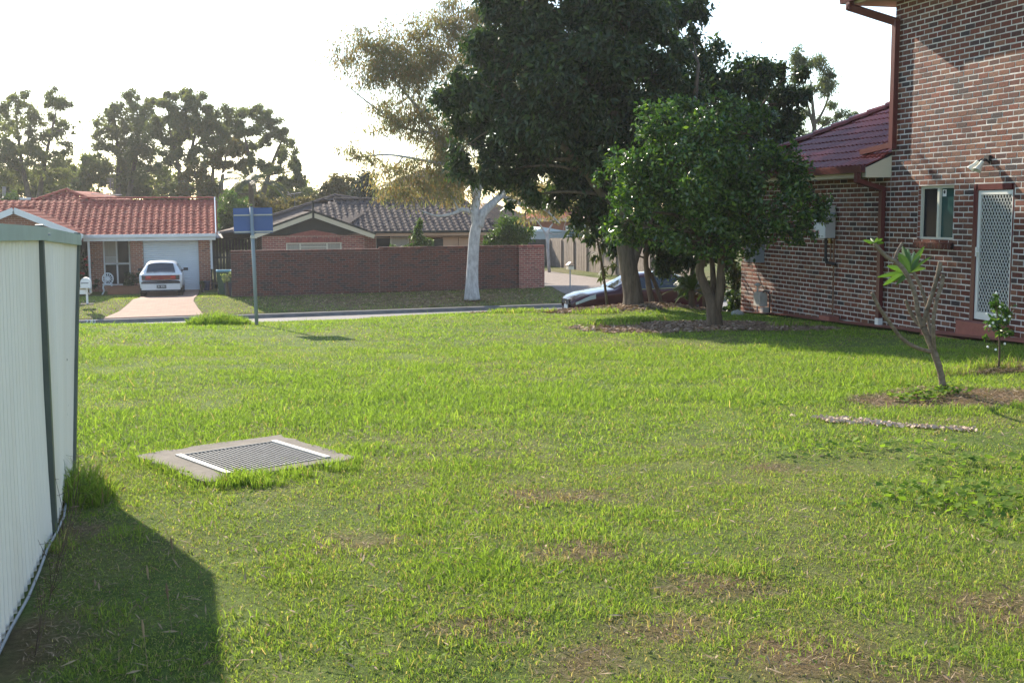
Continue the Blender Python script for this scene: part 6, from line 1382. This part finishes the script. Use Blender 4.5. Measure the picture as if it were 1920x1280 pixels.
M['grass'] = leafmat('grass blade', None, .48, .6, .15, (1.3, 1.4, .62), attr=True)
Vs, Fs, Cc = [], [], []; off = 0
for d0, d1, rho, wm, hm in ((3.4, 5.5, 14500, .95, .66), (5.5, 8.0, 8800, 1.1, .74), (8.0, 11.5, 4000, 1.5, .8), (11.5, 16, 2500, 2.6, .9), (16, 26.5, 1000, 4.2, .75)):
    X, Y = scatter(d0, d1, rho); k = lawn_mask(X, Y); X, Y = X[k], Y[k]
    lu = lushness(X, Y); ba = bare_f(X, Y); k = rng.random(len(X)) < (.72 + .28 * np.clip(lu * 1.5, 0, 1)); X, Y, lu, ba = X[k], Y[k], lu[k], ba[k]; n = len(X)
    Ln = (.022 + .046 * lu ** 1.3) * (.55 + .9 * rng.random(n)) * hm; tall = rng.random(n) < .012; Ln = np.where(tall, Ln * 1.9 + .02, Ln)
    Wn = (.0018 + .0042 * rng.random(n) ** 2) * wm * (1 + .25 * lu); lean = np.clip(.5 + .55 * rng.random(n) + rng.normal(size=n) * .15, .05, .99)
    dry = np.clip(.12 - .08 * lu + .5 * ba + .07 * sstep(9, 5, Y), .02, .8)
    v, f, c_ = blades(X, Y, Ln, Wn, lean, grass_cols(n, lu, dry), one=d0 > 11); Vs.append(v); Fs.append(f + off); Cc.append(c_); off += len(v)
# taller unmown fringe: drain edges, fence end, bed edges
def fringe(n, pick, L0, L1, W_, lush=.9, dry=.04, lean0=.2):
    global off
    X, Y = pick(n); nn = len(X); Ln = L0 + (L1 - L0) * rng.random(nn); lean = np.clip(lean0 + .5 * rng.random(nn), .05, .95)
    v, f, c_ = blades(X, Y, Ln, np.full(nn, W_) * (.7 + .6 * rng.random(nn)), lean, grass_cols(nn, np.full(nn, lush), np.full(nn, dry))); Vs.append(v); Fs.append(f + off); Cc.append(c_); off += len(v)
def around_drain(n):
    t = rng.random(n) * 4; k = t.astype(int); u = (t - k) * 2 - 1; r_ = .53 + .09 * rng.random(n) ** 1.5
    a = np.where(k == 0, u * .56, np.where(k == 1, r_, np.where(k == 2, u * .56, -r_))); b_ = np.where(k == 0, -r_, np.where(k == 1, u * .56, np.where(k == 2, r_, u * .56)))
    return ctr.x + a * e1.x + b_ * e2.x, ctr.y + a * e1.y + b_ * e2.y
fringe(2600, around_drain, .03, .09, .005)
def blob(p, rx, ry):
    return lambda n: ((lambda a, r_: (p.x + np.cos(a) * r_ * rx, p.y + np.sin(a) * r_ * ry))(rng.random(n) * 6.283, np.sqrt(rng.random(n))))
fringe(420, blob(gp(460, 903), .16, .12), .05, .13, .007, 1.0)
for (x, y) in ((500, 910), (560, 895), (640, 880), (430, 912)): fringe(160, blob(gp(x, y), .12, .08), .05, .11, .005, 1.0)
for k in range(60):
    x, y = random.uniform(200, 1900), random.uniform(690, 1270); p = gp(x, y)
    if p.x < fence_x(p.y) + .1 and p.y < 8: continue
    fringe(90, blob(p, .15, .15), .025, .065, .0042, random.uniform(.5, 1.0))
for (x, y) in ((1640, 712), (1800, 702), (1836, 695), (1852, 690), (1895, 692), (1760, 705), (1690, 722)): fringe(110, blob(gp(x, y), .22, .12), .05, .2, .006, .9, .15)
for (x, y, n) in ((5.8, 23.2, 500), (6.17, 22.8, 400), (7.3, 22.2, 300), (7.0, 19.5, 700), (6.5, 18.9, 400), (7.4, 19.6, 400), (9.6, 18.3, 300)): fringe(n, blob(Vector((x, y, 0)), .5, .3), .05, .16, .014, .8, .1)
kb = (np.concatenate(Vs), np.concatenate(Fs), np.concatenate(Cc))
gr = fastmesh('grass', kb[0], kb[1], M['grass'], cols=kb[2]); tag(gr, 'short patchy green lawn grass with dry blades', 'grass', kind='stuff')
# tall clump by the fence end, rank clump by the road, coarse verge grass
def clump_obj(name, label, cat, p, n, rx, ry, L0, L1, W_, lush=1.0, dry=.03, lean0=.25):
    X, Y = blob(p, rx, ry)(n); fall = 1 - .6 * np.hypot((X - p.x) / rx, (Y - p.y) / ry); Ln = (L0 + (L1 - L0) * rng.random(n)) * fall; lean = np.clip(lean0 + .6 * rng.random(n), .05, .95)
    v, f, c_ = blades(X, Y, Ln, np.full(n, W_), lean, grass_cols(n, np.full(n, lush), np.full(n, dry))); return tag(fastmesh(name, v, f, M['grass'], cols=c_), label, cat)
clump_obj('grass_clump', 'tall grass clump growing against the end post of the cream fence', 'grass clump', gp(158, 935), 900, .17, .26, .12, .42, .008, .6, .12)
clump_obj('grass_clump', 'rank bright grass clump at the road edge beside the sign pole', 'grass clump', Vector((.0, 20.9, 0)), 2200, .55, .4, .12, .42, .016, 1.0)
clump_obj('grass_clump', 'low grass weeds at the foot of the middle post of the cream fence', 'grass clump', gp(112, 1030), 120, .08, .12, .06, .22, .004, .4, .3)
X = rng.random(60000) * 34 - 12; Y = 43.2 + rng.random(60000) * 9.5
pe = np.array(pl); xl = np.interp(Y, pe[:, 0], pe[:, 1]); xr_ = np.interp(Y, pe[:, 0], pe[:, 2])
ok = ~((X > xl - .05) & (X < xr_ + .05)) & ~((X > .4) & (Y > 46.7) & (X < 13.3)) & ~((X > 13.3) & (X < 18.3) & (Y > 43)) & (X < 19.4) & ~((X < .6) & (Y > 51.5))
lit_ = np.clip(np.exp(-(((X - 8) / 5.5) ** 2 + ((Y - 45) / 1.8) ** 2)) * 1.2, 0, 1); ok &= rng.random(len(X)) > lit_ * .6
X, Y = X[ok], Y[ok]; n = len(X); lu = np.clip(fbm(X, Y, .8, 51), 0, 1)
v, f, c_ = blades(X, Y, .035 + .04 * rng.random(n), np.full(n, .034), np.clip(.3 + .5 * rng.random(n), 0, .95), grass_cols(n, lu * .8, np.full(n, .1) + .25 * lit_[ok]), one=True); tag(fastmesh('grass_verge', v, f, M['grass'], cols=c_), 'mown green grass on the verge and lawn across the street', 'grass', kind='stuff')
# bark mulch chips, straw, leaf litter, pale wood chips: flat irregular flakes
def flakes(name, label, cat, X, Y, size, asp, mat, dz=.006, tilt=.35, zspread=.02):
    n = len(X); Z = gz(X, Y) + dz + zspread * rng.random(n); az = rng.random(n) * 6.283; D_ = np.stack([np.cos(az), np.sin(az), rng.normal(size=n) * tilt], 1); N_ = np.stack([rng.normal(size=n) * tilt, rng.normal(size=n) * tilt, np.ones(n)], 1)
    s = size * (.5 + rng.random(n)); V, F_ = leafgeo(np.stack([X, Y, Z], 1), D_, N_, s, s * asp * (.6 + .8 * rng.random(n)), .15); return tag(fastmesh(name, V, F_, mat), label, cat, kind='stuff')
M['mulch'] = leafmat('bark chip', [(.30, .19, .13), (.42, .29, .20), (.20, .13, .09), (.55, .42, .31), (.35, .23, .16)], .05, .8, .2)
M['straw'] = leafmat('dry straw', [(.36, .26, .16), (.46, .35, .22), (.27, .185, .115), (.20, .135, .085)], .15, .8, .2)
def in_bed(n, k, grow=1.15):
    cx, cy, rx, ry = BEDS[k]; a = rng.random(n) * 6.283; r_ = np.sqrt(rng.random(n)) * grow; X = cx + np.cos(a) * r_ * rx * 1.1; Y = cy + np.sin(a) * r_ * ry * 1.1
    ok = rng.random(n) < bed_f(X, Y, [k]) ** .6; return X[ok], Y[ok]
flakes('bark_mulch', 'brown bark mulch bed round the citrus tree', 'mulch', *in_bed(9000, 0), .085, .35, M['mulch'])
flakes('bark_mulch', 'brown bark mulch bed under the tall evergreens', 'mulch', *in_bed(9000, 1), .10, .35, M['mulch'])
flakes('dry_mulch', 'thin brown straw patch round the frangipani foot', 'mulch', *in_bed(3800, 2), .05, .14, M['straw'])
flakes('dry_mulch', 'low dry straw ridge beside the young sapling', 'mulch', *in_bed(3600, 3), .06, .12, M['straw'], zspread=.035)
X, Y = scatter(3.6, 9.5, 120); k = lawn_mask(X, Y); flakes('dry_litter', 'dry straw and dead leaf bits lying in the lawn', 'litter', X[k], Y[k], .05, .13, M['straw'], dz=.012)
X, Y = scatter(3.5, 8.0, 2600); ba = bare_f(X, Y); nf = np.exp(-np.maximum(0, X - fence_x(Y)) / .25) * (X > fence_x(Y) + .02) * (Y < 8); k = (rng.random(len(X)) < np.maximum(ba * .85, nf * .8)) & (X > fence_x(Y) + .02)
flakes('dead_thatch', 'dead brown thatch on the bare patches of the lawn', 'litter', X[k], Y[k], .035, .10, M['straw'], dz=.002, zspread=.012)
X = 8 + rng.normal(size=2600) * 4.2; Y = 45 + rng.normal(size=2600) * 1.2; k = (Y > 43.2) & (Y < 46.8) & (X > 1) & (X < 13.5)
flakes('leaf_litter', 'fallen brown leaves under the white-trunked gum', 'litter', X[k], Y[k], .12, .35, M['straw'], dz=.03)
# pale wood chips in a line
P0, P1 = gp(1540, 788), gp(1825, 806); t = rng.random(520) ** 1.3; bend = np.sin(t * 6) * .04
X = P0.x + (P1.x - P0.x) * t + rng.normal(size=520) * .02; Y = P0.y + (P1.y - P0.y) * t + rng.normal(size=520) * np.where(t < .5, .085, .05) + bend
k = rng.random(520) < np.clip(.75 + .3 * np.sin(t * 23), 0, 1) * np.where((t > .5) & (t < .6), .4, 1) ; X, Y = X[k], Y[k]
cb = MB(); rr = random.Random(12)
for x, y in list(zip(X, Y)) + [(gp(1484, 781).x, gp(1484, 781).y), (gp(1490, 782).x, gp(1490, 782).y), (gp(1772, 830).x, gp(1772, 830).y)]:
    a = Vector((rr.uniform(-1, 1), rr.uniform(-1, 1), rr.uniform(-.3, .3))).normalized(); b_ = a.orthogonal().normalized(); c_ = a.cross(b_); s = rr.uniform(.010, .030) if x < (P0.x + P1.x) / 2 else rr.uniform(.008, .022)
    cb.box((x, y, g1(x, y) + .01 + rr.uniform(0, .012)), (s * 1.5, s, s * rr.uniform(.3, .6)), (a, b_, c_))
tag(cb.build('wood_chips', pieces('pale wood chip', [(.55, .39, .27), (.62, .47, .34), (.46, .31, .20), (.58, .43, .32)], mottle=.2, bmp=.2)), 'line of pale wood chips spilled on the lawn near the frangipani', 'wood chips', kind='stuff')
# broad-leaved weeds
M['weed'] = leafmat('broad weed leaf', [(.14, .22, .035), (.20, .30, .045), (.25, .34, .06), (.11, .19, .04)], .5, .7, .15)
def weeds(label, spots, n, size):
    Cx = []; 
    for (x, y, rx, ry, w_) in spots:
        p = gp(x, y); m_ = int(n * w_); Xw, Yw = blob(p, rx, ry)(m_); ok = ~drain_in(Xw, Yw); Cx.append(np.stack([Xw[ok], Yw[ok]], 1))
    Cx = np.concatenate(Cx); n_ = len(Cx); Zw = gz(Cx[:, 0], Cx[:, 1]) + .02 + .05 * rng.random(n_); az = rng.random(n_) * 6.283
    Dw = np.stack([np.cos(az), np.sin(az), rng.normal(size=n_) * .3], 1); Nw = np.stack([rng.normal(size=n_) * .35, rng.normal(size=n_) * .35, np.ones(n_)], 1); s = size * (.5 + .9 * rng.random(n_))
    V, F_ = leafgeo(np.concatenate([Cx, Zw[:, None]], 1), Dw, Nw, s, s * .85, .12); tag(fastmesh('weeds', V, F_, M['weed']), label, 'weeds', kind='stuff')
weeds('broad-leaved weeds spreading through the lawn below the straw patch', [(1850, 935, .55, .35, 1.0), (1760, 925, .45, .2, .5), (1860, 880, .5, .3, .5), (1560, 850, .5, .2, .45), (1700, 845, .4, .2, .3), (1780, 870, .3, .2, .3), (1690, 960, .5, .25, .25), (1900, 985, .3, .3, .3), (1480, 765, .5, .2, .2), (1640, 730, .5, .2, .25)], 150, .05)
weeds('leafy weeds round the foot of the frangipani', [(1745, 742, .28, .12, 1.0), (1790, 738, .2, .1, .5), (1700, 748, .2, .1, .4), (1730, 752, .3, .1, .4)], 130, .05)
weeds('scattered flat weeds in the open lawn', [(random.uniform(250, 1850), random.uniform(760, 1270), .12, .1, .12) for _ in range(160)], 60, .02)
weeds('grey-green weed clump by the mulch bed of the citrus', [(1165, 606, .5, .25, 1.0), (1210, 600, .4, .2, .6)], 260, .07)
# grass seed heads near the fence
sh = MB()
for (x, y, h) in ((322, 1180, .15), (278, 1262, .16), (327, 1040, .05), (283, 1105, .07)):
    p = gp(x, y); tp_ = p + Vector((-.01, 0, h)); sh.tube([p, tp_], .0012, 5); sh.tube([tp_ - Vector((0, 0, .02)), tp_ + Vector((-.002, 0, .02)), tp_ + Vector((-.004, 0, .045))], [.003, .0055, .002], 6)
tag(sh.build('seed_heads', M['straw']), 'tan grass seed heads standing in the fence shade', 'grass', kind='stuff')
# thin dry stalks climbing the fence foot
sk = MB(); r = random.Random(5)
for k in range(16):
    y = r.uniform(4.6, 6.8); x = fence_x(y) + .08; p = Vector((x, y, g1(x, y))); h = r.uniform(.12, .42); d = Vector((r.uniform(-.02, .12), r.uniform(-.2, .2), h)); sk.tube([p, p + d * .5 + Vector((.02, 0, .01)), p + d], [.0018, .0014, .0008], 4, cap=False)
    for j in range(3):
        a = p + d * r.uniform(.4, .95); sk.tube([a, a + Vector((r.uniform(-.05, .08), r.uniform(-.09, .09), r.uniform(-.02, .07)))], [.001, .0006], 4, cap=False)
tag(sk.build('weed_stalks', M['bark']), 'thin dry weed stalks along the foot of the cream fence', 'weeds', kind='stuff')
# rock by the house corner
p = gp(1383, 590); b = MB(); vs = []
bm_ = [(0, 0, .09), (.12, 0, .02), (-.12, .02, .02), (0, .1, .02), (0, -.1, .02), (.08, .07, .06), (-.08, -.06, .065), (.07, -.07, .05), (-.08, .07, .05), (.13, 0, -.05), (-.13, 0, -.05), (0, .12, -.05), (0, -.12, -.05)]
import bmesh
me = bpy.data.meshes.new('stone'); bb = bmesh.new()
for q_ in bm_: bb.verts.new(p + Vector(q_) * 1.2)
bmesh.ops.convex_hull(bb, input=bb.verts); bb.to_mesh(me); bb.free(); tag(link('stone', me, M['gasgrey']), 'rounded grey stone at the front corner of the brick house', 'stone')
# ================================================================== HAZE (ADDED VOLUME IMITATING LENS GLARE)
HAZE = 0.0004
if HAZE:
    m = bpy.data.materials.new('haze'); m.use_nodes = True; n = m.node_tree.nodes; n.remove(n['Principled BSDF']); pv = n.new('ShaderNodeVolumePrincipled'); pv.inputs['Density'].default_value = HAZE; pv.inputs['Color'].default_value = (.93, .95, 1, 1); pv.inputs['Anisotropy'].default_value = .55
    m.node_tree.links.new(pv.outputs[0], n['Material Output'].inputs['Volume'])
    hz_ = MB().box((0, 60, 6.5), (240, 160, 21)).build('haze', m); hz_['kind'] = 'stuff'; hz_['label'] = 'thin added haze imitating lens glare'
